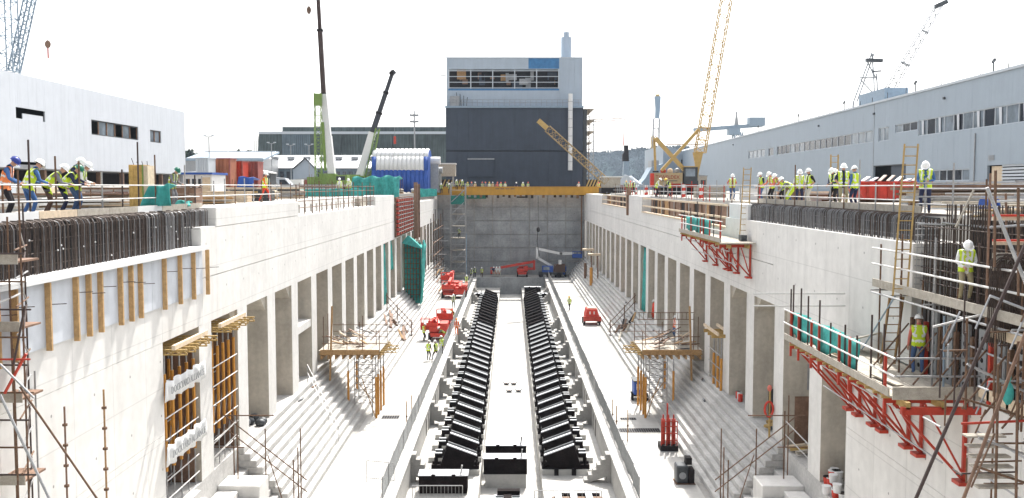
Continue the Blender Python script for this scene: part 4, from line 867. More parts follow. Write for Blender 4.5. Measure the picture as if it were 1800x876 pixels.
for k in range(7): T(ms, 'wire', (12.55+k*.14, 28.95, 11.9), (12.55+k*.14, 28.95, 14.0), .014, GALV, 4)
for k in range(11): T(ms, 'wire', (12.5, 28.97, 12.0+k*.19), (13.5, 28.97, 12.0+k*.19), .016, GALV, 4)
pf = thing('panel_form', 'grey perforated steel form panels with red walers at the base of the uncast bay', 'formwork', (12.4, 25, 9.3))
for k in range(11):
    y = 18.6+k*.95; BX(pf, 'panel', 12.42, 12.5, y, y+.4, 9.4, 11.2+.25*random.random(), GREY)
    for j in range(6): MB().tube((12.405, y+.2, 9.6+j*.28), (12.418, y+.2, 9.6+j*.28), .07, n=8).build('hole', DARK, pf)
    BX(pf, 'soldier', 12.3, 12.41, y+.5, y+.62, 9.4, 11.0, RED if k % 4 == 1 else RUST)
    T(pf, 'push_prop', (12.3, y+.7, 10.8), (11.2, y+.6, 9.5), .025, RUST)
# ---------------------------------------------------------------- cantilever platforms on red brackets (right wall)
def bracket(o, y, xo, zp, zf):
    BM(o, 'bracket_post', (12.42, y, zf), (12.42, y, zp-.1), .09, .1, RED); BM(o, 'bracket_beam', (xo, y, zp-.2), (12.48, y, zp-.2), .08, .16, RED)
    BM(o, 'bracket_strut', (12.36, y, zf+.12), (xo+.25, y, zp-.3), .07, .07, RED); BM(o, 'bracket_strut', (12.36, y, zf+.3), (xo+1.1, y, zp-.3), .05, .05, RED)
    BX(o, 'bracket_foot', 12.2, 12.49, y-.22, y+.22, zf-.04, zf+.06, RED)
    BM(o, 'guard_post', (xo, y, zp-.55), (xo, y, zp+1.1), .07, .07, RED)
def platform(label, ys, xo, zp, zf, netspan, ypost, ext):
    y0, y1 = min(ys)-ext, max(ys)+ext
    o = thing('bracket_platform', label, 'platform', (xo, (y0+y1)/2, zp))
    for y in ys: bracket(o, y, xo+.05, zp, zf)
    n = 6
    for k in range(n):
        a = xo+(12.4-xo)*k/n; b = xo+(12.4-xo)*(k+1)/n; BX(o, 'deck_board', a+.01, b-.01, y0, y1, zp-.03, zp+.02+.008*(k % 2), PLANK)
    for k in range(int((y1-y0)/.6)): BX(o, 'joist', xo-.1, 12.3, y0+.3+k*.6, y0+.38+k*.6, zp-.11, zp-.032, TIMBY)
    for xx in (xo+.35, xo+1.3): BX(o, 'bearer', xx, xx+.12, y0-.2, y1+.2, zp-.3+.0, zp-.112, TIMBY)
    BX(o, 'toe_board', xo-.06, xo-.02, y0, y1, zp+.0, zp+.22, PLANK)
    for zz in (.6, 1.08): T(o, 'guard_rail', (xo-.02, y0-.3, zp+zz), (xo-.02, y1+.2, zp+zz), .028, WHTUBE)
    for y in ypost: T(o, 'tube_post', (xo+.12, y, zp-.1), (xo+.12, y, zp+1.2+random.random()*.9), .03, DKTUBE)
    T(o, 'brace_tube', (11.6, y0, zf+.7), (11.6, y1, zf+.75), .025, GALV); T(o, 'brace_tube', (xo+.4, y0, zp-.45), (xo+.4, y1, zp-.42), .025, WHTUBE)
    na, nb = netspan; m = MB(); vs = []; nn = 40
    for i in range(nn+1):
        y = na+(nb-na)*i/nn
        for j in range(5):
            v = j/4; sag = .06*math.sin(i*.9+j)+.05*math.sin(i*2.3)
            vs.append((xo+.2+sag*.6-.02*j, y, zp+1.07-v*(.86+.12*math.sin(i*.45))-.04*math.sin(i*.35)))
    m.add(vs, [(i*5+j, (i+1)*5+j, (i+1)*5+j+1, i*5+j+1) for i in range(nn) for j in range(4)])
    ob = m.build('netting', TEAL, o, smooth=True); ob.modifiers.new('thick', 'SOLIDIFY').thickness = .012
    return o
P2 = platform('long platform on red brackets with teal netting at the near right wall', (33.9, 33.0, 31.6, 30.8, 28.9, 28.0, 25.3), 10.15, 9.4, 6.9, (27.6, 34.2), (34.2, 33.9, 33.0, 32.2, 31.0, 29.9, 28.6, 27.6, 26.5, 25.6), .5)
BX(P2, 'end_board', 10.1, 13.3, 24.5, 24.56, 9.38, 9.72, PLANK); BX(P2, 'end_beam', 10.4, 13.6, 24.6, 24.75, 8.95, 9.15, RED)
for zz in (.6, 1.08): T(P2, 'guard_rail', (10.2, 24.55, 9.4+zz), (12.5, 24.55, 9.4+zz), .028, GALV)
for k in range(9):
    y = 25.4+random.random()*8; x = 10.6+random.random()*1.2; BM(P2, 'loose_board', (x, y, 9.46+.02*k), (x+random.uniform(-.5, .5), y+1.6, 9.47+.02*k), .2, .04, random.choice((PLANK, TIMBP, GALV, PLANK)))
BM(P2, 'leaning_board', (11.0, 32.4, 9.5), (12.3, 31.2, 10.1), .9, .05, PLANK)
for k in range(2): T(P2, 'side_rail', (9.0, 34.6+.05*k, 9.4+1.2+.45*k), (12.4, 34.6+.05*k, 9.4+1.2+.45*k), .028, WHTUBE if k < 2 else RUST)
P1 = platform('smaller platform on red brackets with teal netting farther along the right wall', (48.6, 51.2, 52.9, 53.7, 56.5, 59.5), 10.8, 12.15, 10.3, (51.5, 58.5), (48.8, 50.5, 53, 55, 57, 59), .5)
BX(P1, 'deck_edge', 10.7, 12.45, 47.6, 48.05, 12.1, 12.16, PLANK); BX(P1, 'coil_box', 12.0, 12.3, 48.8, 49.4, 12.2, 12.5, DGREY)
# ---------------------------------------------------------------- near right scaffold round the uncast bay
ns = thing('tube_scaffold', 'tube scaffold with two board lifts round the uncast bay at the right edge', 'scaffold', (12, 24, 9))
for k, y in enumerate((29.6, 28.0, 25.8, 23.4, 21.2)):
    T(ns, 'standard', (11.7, y, 9.4), (11.7, y, 13.6 if k else 13.2), .03, (RUST, RUST, GALV, DKTUBE, RUST)[k]); T(ns, 'standard', (12.35, y, 9.4), (12.35, y, 12.2), .025, RUST)
    T(ns, 'transom', (11.4, y, 11.75), (12.9, y, 11.75), .028, GALV)
for zz, mt in ((12.55, WHTUBE), (13.05, WHTUBE), (11.62, GALV)): T(ns, 'ledger', (11.66, 30.2, zz), (11.66, 19.5, zz), .03, mt)
for k in range(3): BX(ns, 'deck_board', 11.72+k*.3, 12.0+k*.3, 20, 30, 11.8, 11.85, PLANK)
BX(ns, 'toe_board', 11.6, 11.64, 20, 30.0, 11.83, 12.08, PLANK)
T(ns, 'brace', (11.7, 28.4, 11.7), (11.7, 31.0, 9.6), .028, LBLUE)
for y in (22.9, 21.0, 19.2): T(ns, 'standard', (11.95, y, 3.2), (11.95, y, 12.8), .028, RED if y < 22 else RUST)
for zz in (4.2, 5.4, 6.6, 7.8, 8.8): T(ns, 'ledger', (11.85, 23.5, zz), (11.85, 17.5, zz-.1), .025, GALV); T(ns, 'transom', (11.5, 22.4, zz), (12.45, 22.4, zz), .025, RUST)
for k, zz in enumerate((10.2, 10.75)): T(ns, 'ledger', (12.3, 24.9, zz), (12.3, 18, zz-.25), .028, GALV)
BX(ns, 'toe_board', 12.3, 12.35, 18, 24.4, 9.5, 9.78, TIMBP); BX(ns, 'deck_board', 12.36, 13.6, 18, 24.4, 9.42, 9.49, PLANK)
BX(ns, 'toe_board', 11.85, 11.9, 18, 23.0, 11.3, 11.6, TIMBP)
fr = thing('diagonal_braces', 'two long dark raking tubes crossing the lower right corner', 'scaffold tube', W(1610, 900, 10))
for a, b, r, mt in (((1815, 400), (1600, 900), .019, DKTUBE), ((1812, 560), (1685, 900), .019, PLYB), ((1735, 330), (1812, 520), .025, GALV)): T(fr, 'tube', W(*a, 12.5 if mt != GALV else 18), W(*b, 12.5 if mt != GALV else 18), r+.005 if mt != GALV else .035, mt)
# deck clutter and rails on the near right quay
rq = thing('quay_rail', 'grey tube guard rails on the near right quay behind the uncast bay', 'guard rail', (14, 24, QZ))
for y in (30.5, 28.6, 26.6, 24.4, 22.6, 20.8, 19): T(rq, 'post', (13.45, y, QZ-.4), (13.45, y, 15.2+random.random()*.9), .03, random.choice((RUST, GALV, GALV)))
for zz in (14.45, 14.95): T(rq, 'rail', (13.45, 31, zz), (13.45, 18, zz), .025, GALV)
for y in (29, 25): 
    for zz in (14.3, 14.8, 15.15): T(rq, 'rail', (13.4, y, zz), (19, y+.3, zz), .028, random.choice((GALV, WHTUBE)))
for k in range(6): T(rq, 'post', (14.3+k*.9, 25.1, QZ), (14.3+k*.9, 25.1, 15.2), .03, random.choice((RUST, GALV)))
for k in range(3): BX(rq, 'board_rail', 14.5, 19, 23.2+.2*k, 23.25+.2*k, 13.6+.45*k, 13.78+.45*k, (TIMBP, REDB, PLANK)[k])
def stack(label, cat, name, c, n, L, mts, ang=0, w_=.22, h_=.06, spread=.5):
    o = thing(name, label, cat, c); c = Vector(c)
    for k in range(n):
        a = ang+random.uniform(-.12, .12); d = Vector((math.cos(a), math.sin(a), 0))*L*random.uniform(.4, .55); q = c+Vector((random.uniform(-spread, spread), random.uniform(-spread, spread), h_/2+.003+h_*1.05*(k//3)))
        BM(o, 'board', q-d, q+d, w_, h_, random.choice(mts))
    return o
stack('heap of scaffold boards and yellow timbers on the near right quay', 'timber stack', 'timber_stack', (17.5, 32, QZ), 16, 4, (PLANK, TIMBY, TIMBP, PLANK), .5)
stack('brown timber pile along the right building side of the quay', 'timber stack', 'timber_stack', (23, 44, QZ), 22, 9, (PLYB, PLYB, RUST, PLANK), .05, .25, .12, .8)
stack('pale board pile behind the railing of the right quay', 'timber stack', 'timber_stack', (19.5, 38, QZ), 14, 5, (PLANK, TIMBP, WHITE), -.2)
stack('mixed timber pile beside the plywood box on the left quay', 'timber stack', 'timber_stack', (-17.5, 38, QZ), 18, 5, (PLANK, TIMBP, TIMB, WHITE), .3)
stack('pale timber heap on the left quay before the blue roofed cabin', 'timber stack', 'timber_stack', (-17.0, 49, QZ), 16, 5, (PLANK, TIMBP, TIMB), .2)
stack('ochre timber heap on the left quay before the containers', 'timber stack', 'timber_stack', (-19.0, 60, QZ), 18, 5, (TIMBP, TIMBY, PLANK, RUST), .1, .25, .1)
stack('heap of boards on the right quay among the watching workers', 'timber stack', 'timber_stack', (18.5, 60, QZ), 16, 5, (PLANK, TIMBP, WHITE, RUST), .1, .25, .1)
sk = thing('skip', 'large red steel skip on the right quay before the doorway', 'skip', (22.5, 56, QZ))
MB().ext([(20.9, QZ+.15), (24.3, QZ+.15), (24.8, QZ+1.15), (20.4, QZ+1.15)], 'y', 55.5, 57.5).build('body', REDB, sk)
for k in range(6): BX(sk, 'rib', 21.0+k*.62, 21.12+k*.62, 55.42, 55.498, QZ+.2, QZ+1.1, RED)
BX(sk, 'rim', 20.35, 24.85, 55.4, 57.6, QZ+1.152, QZ+1.22, REDB); BX(sk, 'skid', 21.2, 24.0, 55.8, 57.2, QZ, QZ+.148, RUST)
for k in range(7): BM(sk, 'rubbish', (21+k*.5, 56.2, QZ+1.25), (21.6+k*.5, 56.8, QZ+1.35+random.random()*.35), .2, .06, random.choice((WHITE, PLANK, FRAME)))
# red and white barrier posts along the right quay
for k in range(16):
    Y = 74+k*2.6; x = 14.9+.15*math.sin(k*2.2)+(k % 3)*.6
    o = thing('barrier_post', 'red and white barrier post on the right quay, %s from the camera' % ordn(k), 'barrier post', (x, Y, QZ), 'barrier posts near the yellow crane')
    for j in range(4): MB().tube((x, Y, QZ+.003+j*.28), (x, Y, QZ+.28+j*.28), .1-.008*j, .1-.008*(j+1), 7).build('band', REDB if j % 2 == 0 else WHITE, o)
rs = thing('tube_scaffold', 'row of scaffold posts with two rails along the far right crest', 'guard rail', (13.2, 90, QZ))
for k in range(34): y = 52.5+k*2.2; T(rs, 'post', (13.9, y, QZ-.1), (13.9, y, 15.15+.3*(k % 2)), .035, random.choice((GALV, RUST, GALV, RED)))
for zz in (14.6, 15.1): T(rs, 'rail', (13.9, 52.5, zz), (13.9, 127, zz), .035, GALV)
rk = thing('quay_rail', 'white guard rail with kickboard in front of the workers on the right quay', 'guard rail', (13.4, 40, QZ))
for k in range(13): y = 31.5+k*1.65; T(rk, 'post', (13.5, y, QZ-.2), (13.5, y, 15.15+(.9 if k in (3, 8) else .0)), .03, random.choice((GALV, RUST, GALV)))
for zz in (14.55, 15.05): T(rk, 'rail', (13.46, 31.0, zz), (13.46, 52, zz), .025, WHTUBE)
BX(rk, 'kickboard', 13.52, 13.56, 31, 51.5, QZ+.003, QZ+.28, PLANK)
# ladders
def ladder(label, p, q, wdt, mt, n):
    p, q = Vector(p), Vector(q); o = thing('ladder', label, 'ladder', p); d = Vector((wdt/2, 0, 0))
    for s_ in (-1, 1): BM(o, 'stile', p+d*s_, q+d*s_, .05, .07, mt)
    for k in range(n): c = p.lerp(q, (k+.7)/n); T(o, 'rung', c-d, c+d, .017, mt, 5)
ladder('tall wooden ladder leaning at the corner of the right wall', W(1582, 520, 27.6), W(1602, 254, 29.5), .42, TIMBY, 16)
ladder('lower wooden ladder below the upper scaffold lift at the right', W(1560, 640, 28.8), W(1576, 522, 29.0), .42, TIMB, 8)
ladder('short yellow ladder standing among the workers on the right quay', W(1466, 345, 52), W(1467, 272, 52), .4, TIMBY, 7)
ladder('ladder rising behind the small platform of the right wall', W(1306, 432, 49.6), W(1314, 295, 51), .4, TIMBY, 14)
# ---------------------------------------------------------------- left quay rail and objects
ql = thing('quay_rail', 'guard rail with pale toe boards along the left quay above the rusty bars', 'guard rail', (-13.3, 30, QZ))
for k, y in enumerate((18.5, 20, 21.7, 23.2, 24.6, 26.0, 27.5, 29.0, 30.6, 32.2, 33.6, 35.2, 36.8, 38.4, 39.6)):
    T(ql, 'post', (-13.3, y, QZ-.3), (-13.3, y, (15.15, 15.15, 15.2, 15.15, 15.1, 16.3, 15.9, 15.8, 15.5, 15.6, 16.6, 16.2, 15.3, 15.9, 15.5)[k]), .03, random.choice((RUST, RUST, GALV, DKTUBE)))
for zz in (14.6, 15.06): T(ql, 'rail', (-13.26, 17, zz), (-13.26, 40, zz), .025, WHTUBE)
yy = 17.0
while yy < 39.5: BX(ql, 'toe_board', -13.2, -13.24, yy+.01, yy+2.3, QZ-.02, QZ+.22, random.choice((PLANK, WHITE, PLANK, TIMBP))); yy += 2.32
q2 = thing('quay_rail', 'guard rail on the coping of the left wall beyond the rusty bars', 'guard rail', (-13.6, 48, QZ))
for k in range(10): y = 40.6+k*1.7; T(q2, 'post', (-13.9, y, QZ), (-13.9, y, 15.2+.3*random.random()), .03, random.choice((RUST, GALV)))
for zz in (14.6, 15.1): T(q2, 'rail', (-13.86, 40, zz), (-13.86, 56.5, zz), .025, WHTUBE)
q3 = thing('tube_scaffold', 'row of rusty scaffold posts and thin rails before the recess of the left wall', 'guard rail', (-12.7, 70, 13.3))
for k in range(15): y = 55.6+k*2.25; T(q3, 'post', (-12.7, y, 13.25), (-12.7, y, 15.15+.25*(k % 2)), .035, RUST)
for zz in (13.75, 14.15, 14.7, 15.05): T(q3, 'rail', (-12.66, 55.4, zz), (-12.66, 87, zz), .025, RUST)
for k in range(12): y = 58+k*2.6; T(q3, 'post', (-14.8, y, QZ), (-14.8, y, 15.3), .025, RUST)
pb = thing('plywood_box', 'tall ochre plywood box form on the left quay', 'formwork', (-14.6, 36.2, QZ))
a = W(231, 352, 36.2); b = W(263, 290, 36.2)
for k in range(4): xx = a.x+(b.x-a.x)*k/4; BX(pb, 'ply_sheet', xx+.005, a.x+(b.x-a.x)*(k+1)/4-.005, 36.0, 36.7, QZ, b.z-.03*(k % 2), (PLYO, PLYO, PLYO, TIMBP)[k])
BX(pb, 'green_edge', b.x-.22, b.x-.17, 35.97, 35.995, QZ, b.z, LIME)
for k in range(4): T(pb, 'lifting_wire', (a.x+.1+.17*k, 36.3, b.z-.04), (a.x+.0+.2*k, 36.3, b.z+.25*random.random()+.05), .012, DARK, 4)
tarp('green_tarpaulin', 'teal tarpaulin bundle beside the plywood box', 'tarpaulin', ((248, 362), (262, 328), (298, 324), (302, 362)), 35.3, .8, TEAL, 4, .12)
tarp('green_tarpaulin', 'small crumpled teal sheet by the worker in the green helmet', 'tarpaulin', ((308, 362), (312, 353), (330, 353), (337, 362)), 38.5, .5, TEAL, 3, .1)
tarp('blue_tarpaulin', 'blue covered load beside the red containers', 'tarpaulin', ((417, 330), (420, 311), (445, 311), (447, 330)), 80, 2, BLUET, 3, .15)
for px, Y, mt, lb_, ht in ((290, 41, PLYB, 'dark brown box behind the teal tarpaulin', .9), (395, 55, TIMBP, 'pale crate on the left quay by the coping rail', .6), (440, 60, DGREY, 'dark crate next to the worker in red trousers', .7), (500, 95, WHITE, 'white crate beyond the netting fence', 1.0), (1330, 66, WHITE, 'white bag heap on the right quay behind the rails', .8), (1250, 80, PLANK, 'pale crate on the right quay by the barrier posts', .9), (1395, 58, PLYB, 'dark bin behind the group of bending workers', 1.0), (1640, 48, GREY, 'grey crate behind the blue shirted worker', .8), (1680, 44, PLYB, 'brown crate on the right quay under the lower windows', .7)):
    q = W(px, 330, Y); o = thing('crate', lb_, 'crate', (q.x, Y, QZ)); w_ = .7+.3*(px % 3)
    for k in range(3): BX(o, 'slat', q.x-w_, q.x+w_, Y, Y+1.0, QZ+.005+k*ht/3, QZ+(k+.92)*ht/3, mt)
    BX(o, 'batten', q.x-w_*.8, q.x-w_*.65, Y-.03, Y-.002, QZ, QZ+ht, mt); BX(o, 'batten', q.x+w_*.65, q.x+w_*.8, Y-.03, Y-.002, QZ, QZ+ht, mt); BX(o, 'lid', q.x-w_-.03, q.x+w_+.03, Y-.04, Y+1.03, QZ+ht+.003, QZ+ht+.04, mt)
# ---------------------------------------------------------------- near left scaffold tower, lone poles
st = thing('scaffold_tower', 'dark scaffold tower with board lifts at the left edge', 'scaffold', (-11.8, 22, 2.0))
for x, y, zt, mt in ((-11.52, 22.0, 15.4, RUST), (-12.16, 23.4, 14.6, DKTUBE), (-11.86, 22.1, 14.3, RUST), (-11.72, 21.9, 11.2, RUST), (-12.3, 22.0, 14.6, RUST), (-11.95, 23.3, 10.4, GALV)): T(st, 'standard', (x, y, 2.0), (x, y, zt), .025, mt)
for k in range(15):
    zz = 4.2+k*.66; T(st, 'ledger', (-12.45, 21.96, zz), (-11.42 if k % 3 else -11.3, 21.96, zz), .023, RUST if k % 2 else DKTUBE); T(st, 'transom', (-11.5, 21.7, zz+.1), (-12.2, 23.6, zz+.1), .023, GALV if k % 2 else RUST)
    if k % 2: T(st, 'brace', (-11.54, 22.0, zz), (-12.14, 23.4, zz+.6), .02, DKTUBE)
    else: T(st, 'brace', (-12.14, 23.4, zz), (-11.54, 22.0, zz+.6), .02, GALV)
for zz in (11.6, 9.9, 7.9, 13.2): BX(st, 'deck_board', -12.4, -11.7, 22.1, 23.2, zz, zz+.05, PLYB); BX(st, 'toe_board', -12.4, -11.62, 22.03, 22.06, zz-.02, zz+.22, PLANK)
T(st, 'red_bar', W(-20, 632, 21.6), W(53, 632, 21.6), .024, RED); T(st, 'red_brace', W(46, 622, 21.7), W(8, 692, 21.7), .035, RED); T(st, 'rod', W(44, 538, 21.5), W(24, 640, 21.5), .026, DKTUBE); T(st, 'white_rail', W(-20, 540, 21.5), W(40, 515, 22.5), .026, WHTUBE)
for i, (a, b) in enumerate((((0, 694), (100, 905)), ((35, 680), (190, 905)), ((0, 640), (60, 700)))): T(st, 'raking_tube', W(*a, 20.5), W(*b, 20.5), .03 if i == 0 else .024, GALV if i != 1 else RUST)
for k, (px, pt) in enumerate(((113, 715), (182, 685))):
    q = W(px, pt, 25); o = thing('scaffold_standard', ('dark scaffold standard with collars left of the taller one', 'taller brown scaffold standard with collars before the left wall')[k], 'scaffold tube', (q.x, 25, 2.2), 'lone scaffold standards')
    T(o, 'tube', (q.x, 25, 2.2), q, .028, (PLYB, TIMB)[k]); zz = q.z-.5
    while zz > 5: MB().tube((q.x, 25, zz-.03), (q.x, 25, zz+.03), .07, n=8).build('collar', RUST, o); zz -= .56
# ---------------------------------------------------------------- niche falsework with banners (left)
nf = thing('niche_falsework', 'orange props and white braces filling the first two niches of the left wall', 'falsework', (-12.6, 38, BASE))
for y0, y1, xs in ((33.6, 37.1, (-12.62, -13.6)), (39.0, 42.5, (-12.62, -13.6))):
    for xx in xs:
        for k in range(5):
            y = y0+.2+(y1-y0-.4)*k/4; T(nf, 'prop_inner', (xx, y, BASE), (xx, y, 4.6), .025, GALV); T(nf, 'prop', (xx, y, 4.6), (xx, y, 8.2), .07, ORNG); T(nf, 'prop_head', (xx, y, 8.2), (xx, y, 8.9), .035, GALV)
        for zz in (3.6, 4.3, 5.0, 5.8, 6.6, 7.4): T(nf, 'brace', (xx+.09, y0, zz), (xx+.09, y1, zz), .025, WHTUBE)
    for k in range(4): T(nf, 'cross_brace', (-12.7, y0+.2+k*.8, 4.1), (-12.7, y0+1.0+k*.8, 6.1), .02, GALV)
    for k in range(6): lat_joist(nf, 'joist', (-11.75+.1*(k % 2), y0+.15+k*(y1-y0-.3)/5, 8.9), (-15.2, y0+.15+k*(y1-y0-.3)/5, 8.9), .22, TIMBY)
    for k in range(2): BX(nf, 'header', -12.1-1.2*k, -12.22-1.2*k, y0-.1, y1+.1, 9.13, 9.3, TIMBP)
    BX(nf, 'side_sheet', -12.75, -15.4, y1+.06, y1+.1, BASE+.01, 8.85, PLYB)
    BX(nf, 'back_sheet', -13.9, -13.95, y0-.15, y1+.15, BASE, 8.9, DARK)
for k, (zc, ya, yb_) in enumerate(((7.65, 33.1, 37.5), (5.3, 33.1, 37.5))):
    bn = thing('banner', ('upper white lettered banner across the orange props', 'lower white lettered banner across the orange props')[k], 'banner', (-12.4, 35.5, zc), 'banners on the left falsework')
    m = MB(); vs = []; nn = 36
    for i in range(nn+1):
        t_ = i/nn; y = ya+(yb_-ya)*t_
        for j in range(4): vs.append((-12.36+.05*math.sin(i*1.1+j*.4), y, zc-.36+.24*j+.05*math.sin(i*.75)))
    m.add(vs, [(i*4+j, (i+1)*4+j, (i+1)*4+j+1, i*4+j+1) for i in range(nn) for j in range(3)]); ob = m.build('cloth', WHITE, bn, smooth=True); ob.modifiers.new('thick', 'SOLIDIFY').thickness = .01
    text(bn, 'lettering', 'DOCKYARD ALLIANCE', (-12.29, (ya+yb_)/2+.1, zc-.14), .38, (R(90), 0, R(90)), GREY, .92)
# ---------------------------------------------------------------- birdcage falsework decks at mid length
for s, side in ((-1, 'left'), (1, 'right')):
    fw = thing('falsework_deck', 'timber deck on orange props and braced towers against the %s steps' % side, 'falsework', (s*10.4, 62, 0))
    zd_ = 4.15
    for k in range(6): yy = 60.2+k*.75; lat_joist(fw, 'joist', (s*8.2-(s*.7 if k in (1, 3) else 0), yy, zd_), (s*12.4, yy, zd_), .24, TIMBY)
    for k in range(9): xx = 8.5+k*.46; BX(fw, 'bearer', s*xx, s*(xx+.1), 59.9, 64.4, zd_-.24, zd_-.005, TIMB)
    for k in range(10): xx = 8.45+k*.4; BX(fw, 'deck_board', s*xx, s*(xx+.38), 60.1, 64.2, zd_+.225, zd_+.29, PLANK)
    BX(fw, 'edge_beam', s*8.5, s*12.3, 59.98, 60.08, zd_+.02, zd_+.36, TIMB)
    for yy in (60.2, 61.2, 62.4, 63.8):
        T(fw, 'prop', (s*8.75, yy, .003), (s*8.75, yy, 2.7), .075, ORNG); T(fw, 'prop_inner', (s*8.75, yy, 2.7), (s*8.75, yy, zd_-.25), .04, GALV)
    for yy in (60.2, 63.6): T(fw, 'prop', (s*10.55, yy, 1.15), (s*10.55, yy, 3.1), .075, ORNG); T(fw, 'prop_inner', (s*10.55, yy, 3.1), (s*10.55, yy, zd_-.25), .04, GALV)
    for xx in (9.05, 10.2):
        for yy in (60.6, 62.2): T(fw, 'tower_leg', (s*xx, yy, .003 if xx < 9.7 else .8), (s*xx, yy, zd_-.25), .035, GALV)
    for k in range(7):
        zz = .9+k*.45; T(fw, 'tower_rung', (s*9.05, 60.6, zz), (s*10.2, 60.6, zz), .022, GALV); T(fw, 'tower_rung', (s*9.05, 62.2, zz), (s*10.2, 62.2, zz), .022, GALV)
        T(fw, 'tower_brace', (s*9.05, 60.55, zz), (s*10.2, 60.55, zz+.45), .018, GALV)
        T(fw, 'tower_brace', (s*10.2, 62.25, zz), (s*9.05, 62.25, zz+.45), .018, RUST)
        if k < 5: T(fw, 'tower_rung', (s*9.05, 60.6, zz+.2), (s*9.05, 62.2, zz+.2), .018, RUST)
    T(fw, 'raker', (s*9.7, 60.4, 2.6), (s*8.8, 60.1, .1), .03, TIMB); T(fw, 'raker', (s*10.1, 60.4, 2.5), (s*8.85, 60.1, 1.0), .03, TIMB)
    for xx, h_ in ((8.5, 1.25), (9.6, .9), (10.6, 1.0), (11.8, 2.4), (12.1, 2.2)): T(fw, 'guard_post', (s*xx, 60.15, zd_+.2), (s*xx, 60.15, zd_+.3+h_), .025, RUST)
    for xx in (8.5, 10.4): T(fw, 'guard_post', (s*xx, 64, zd_+.2), (s*xx, 64, zd_+1.6), .025, RUST)
    for zz in (.75, 1.2): T(fw, 'guard_rail', (s*8.0, 60.1, zd_+zz), (s*12.2, 60.1, zd_+zz), .026, RUST); T(fw, 'guard_rail', (s*6.6, 64.05, zd_+zz+.2), (s*12.2, 64.05, zd_+zz+.2), .022, RUST)
    BM(fw, 'leaning_timber', (s*11.7, 60.05, 2.5), (s*11.5, 60.0, zd_+3.2), .14, .08, TIMB)
    for k in range(22): xx = 8.8+random.random()*2.6; yy = 60.5+random.random()*3; BM(fw, 'loose_timber', (s*xx, yy, zd_+.32+.03*k), (s*(xx+random.uniform(.4, 1.1)), yy+random.uniform(-.6, .6), zd_+.36+.05*k), .14, .05, random.choice((PLANK, TIMB, TIMBP, DGREY, RUST, PLYB)))
    for xx in (9.0, 9.9, 11.2): T(fw, 'guard_post', (s*xx, 62.2, zd_+.2), (s*xx, 62.2, zd_+1.3+random.random()), .025, RUST); T(fw, 'guard_rail', (s*xx, 60, zd_+1.0), (s*xx, 64.2, zd_+1.0), .022, RUST)
    # small prop frame in the next niche
    if s > 0:
        for yy in (54.3, 55.2, 56.3): T(fw, 'prop', (12.3, yy, 2.9), (12.3, yy, 5.0), .08, ORNG); T(fw, 'prop_inner', (12.3, yy, 5.0), (12.3, yy, 6.2), .04, GALV)
        for zz in (3.6, 4.4, 5.2): T(fw, 'brace', (12.2, 54.1, zz), (12.2, 57.4, zz), .025, GALV)
        for k in range(3): BX(fw, 'joist', 11.7, 13.9, 54.2+k*1.1, 54.3+k*1.1, 6.22, 6.42, TIMBY)
        BX(fw, 'header', 11.9, 12.0, 53.6, 57.6, 6.43, 6.6, TIMBP); BX(fw, 'header', 12.7, 12.8, 53.6, 57.6, 6.43, 6.6, TIMBP)
        lad = thing('ladder_beam', 'lattice ladder beam laid level on the right falsework deck', 'beam', (10, 60.9, 6.4))
        for zz in (6.35, 6.8): T(lad, 'chord', (8.3, 61, zz), (12.0, 61, zz), .025, RUST)
        for k in range(13): T(lad, 'web', (8.4+k*.28, 61, 6.35), (8.4+k*.28, 61, 6.8), .018, RUST, 4)
# netted column and nets in niches
nc = thing('netted_column', 'rebar column wrapped in teal netting at the left wall', 'reinforcement', (-11.6, 109, BASE))
m = MB()
xa, xb = -12.3, -10.2
for k in range(6): T(nc, 'bar', (xa+.35*k, 108.0, BASE-1.2), (xa+.35*k, 108.0, 8.9), .05, RUST, 5)
for k in range(11): T(nc, 'link', (xa, 108.0, 2.6+k*.6), (xa+1.75, 108.0, 2.6+k*.6), .04, RUST, 5)
BX(nc, 'inner_net', xa-.1, xa+1.9, 108.4, 108.5, 1.5, 8.6, TEAL)
tarpobj = MB(); vs = []
for i in range(13):
    for j in range(7):
        v = j/6; vs.append((xb+.25-.45*(1-v)+.12*math.sin(i*1.5+j), 106.9+i*.25, 1.6+7.4*v-(.9*(i/12) if j == 6 else 0)))
tarpobj.add(vs, [(i*7+j, (i+1)*7+j, (i+1)*7+j+1, i*7+j+1) for i in range(12) for j in range(6)]); ob = tarpobj.build('side_net', TEAL, nc, smooth=True); ob.modifiers.new('thick', 'SOLIDIFY').thickness = .05
MB().add([(xa-.2, 107.1, 8.6), (xb+.2, 106.9, 7.9), (xb+.2, 109.5, 8.0), (xa-.1, 109.5, 8.8), (xa+.5, 107.5, 9.5)], [(0, 1, 4), (1, 2, 4), (2, 3, 4), (3, 0, 4)]).build('top_net', TEAL, nc)
def nichenet(label, s, k, za, zb):
    y0 = PY0+PDY*k+PW; y1 = PY0+PDY*(k+1); m = MB(); vs = []
    for i in range(15):
        t_ = i/14; y = y0+.1+(y1-y0-.2)*t_
        for j in range(6): v = j/5; vs.append((s*(12.75+.15*math.sin(i*1.3+j*.8)+.1*v), y, za+(zb-za)*v))
    m.add(vs, [(i*6+j, (i+1)*6+j, (i+1)*6+j+1, i*6+j+1) for i in range(14) for j in range(5)]); o = m.build('green_netting', TEAL, smooth=True); o.modifiers.new('thick', 'SOLIDIFY').thickness = .02
    tag(o, label, 'netting')
nichenet('teal netting hung in a niche of the right wall', 1, 9, 3.2, 9.2)
nichenet('short teal net strip hung high in a niche of the left wall', -1, 11, 6.2, 9.3)
nichenet('teal net hung in a niche of the left wall beside the netted column', -1, 10, 3.2, 9.2)
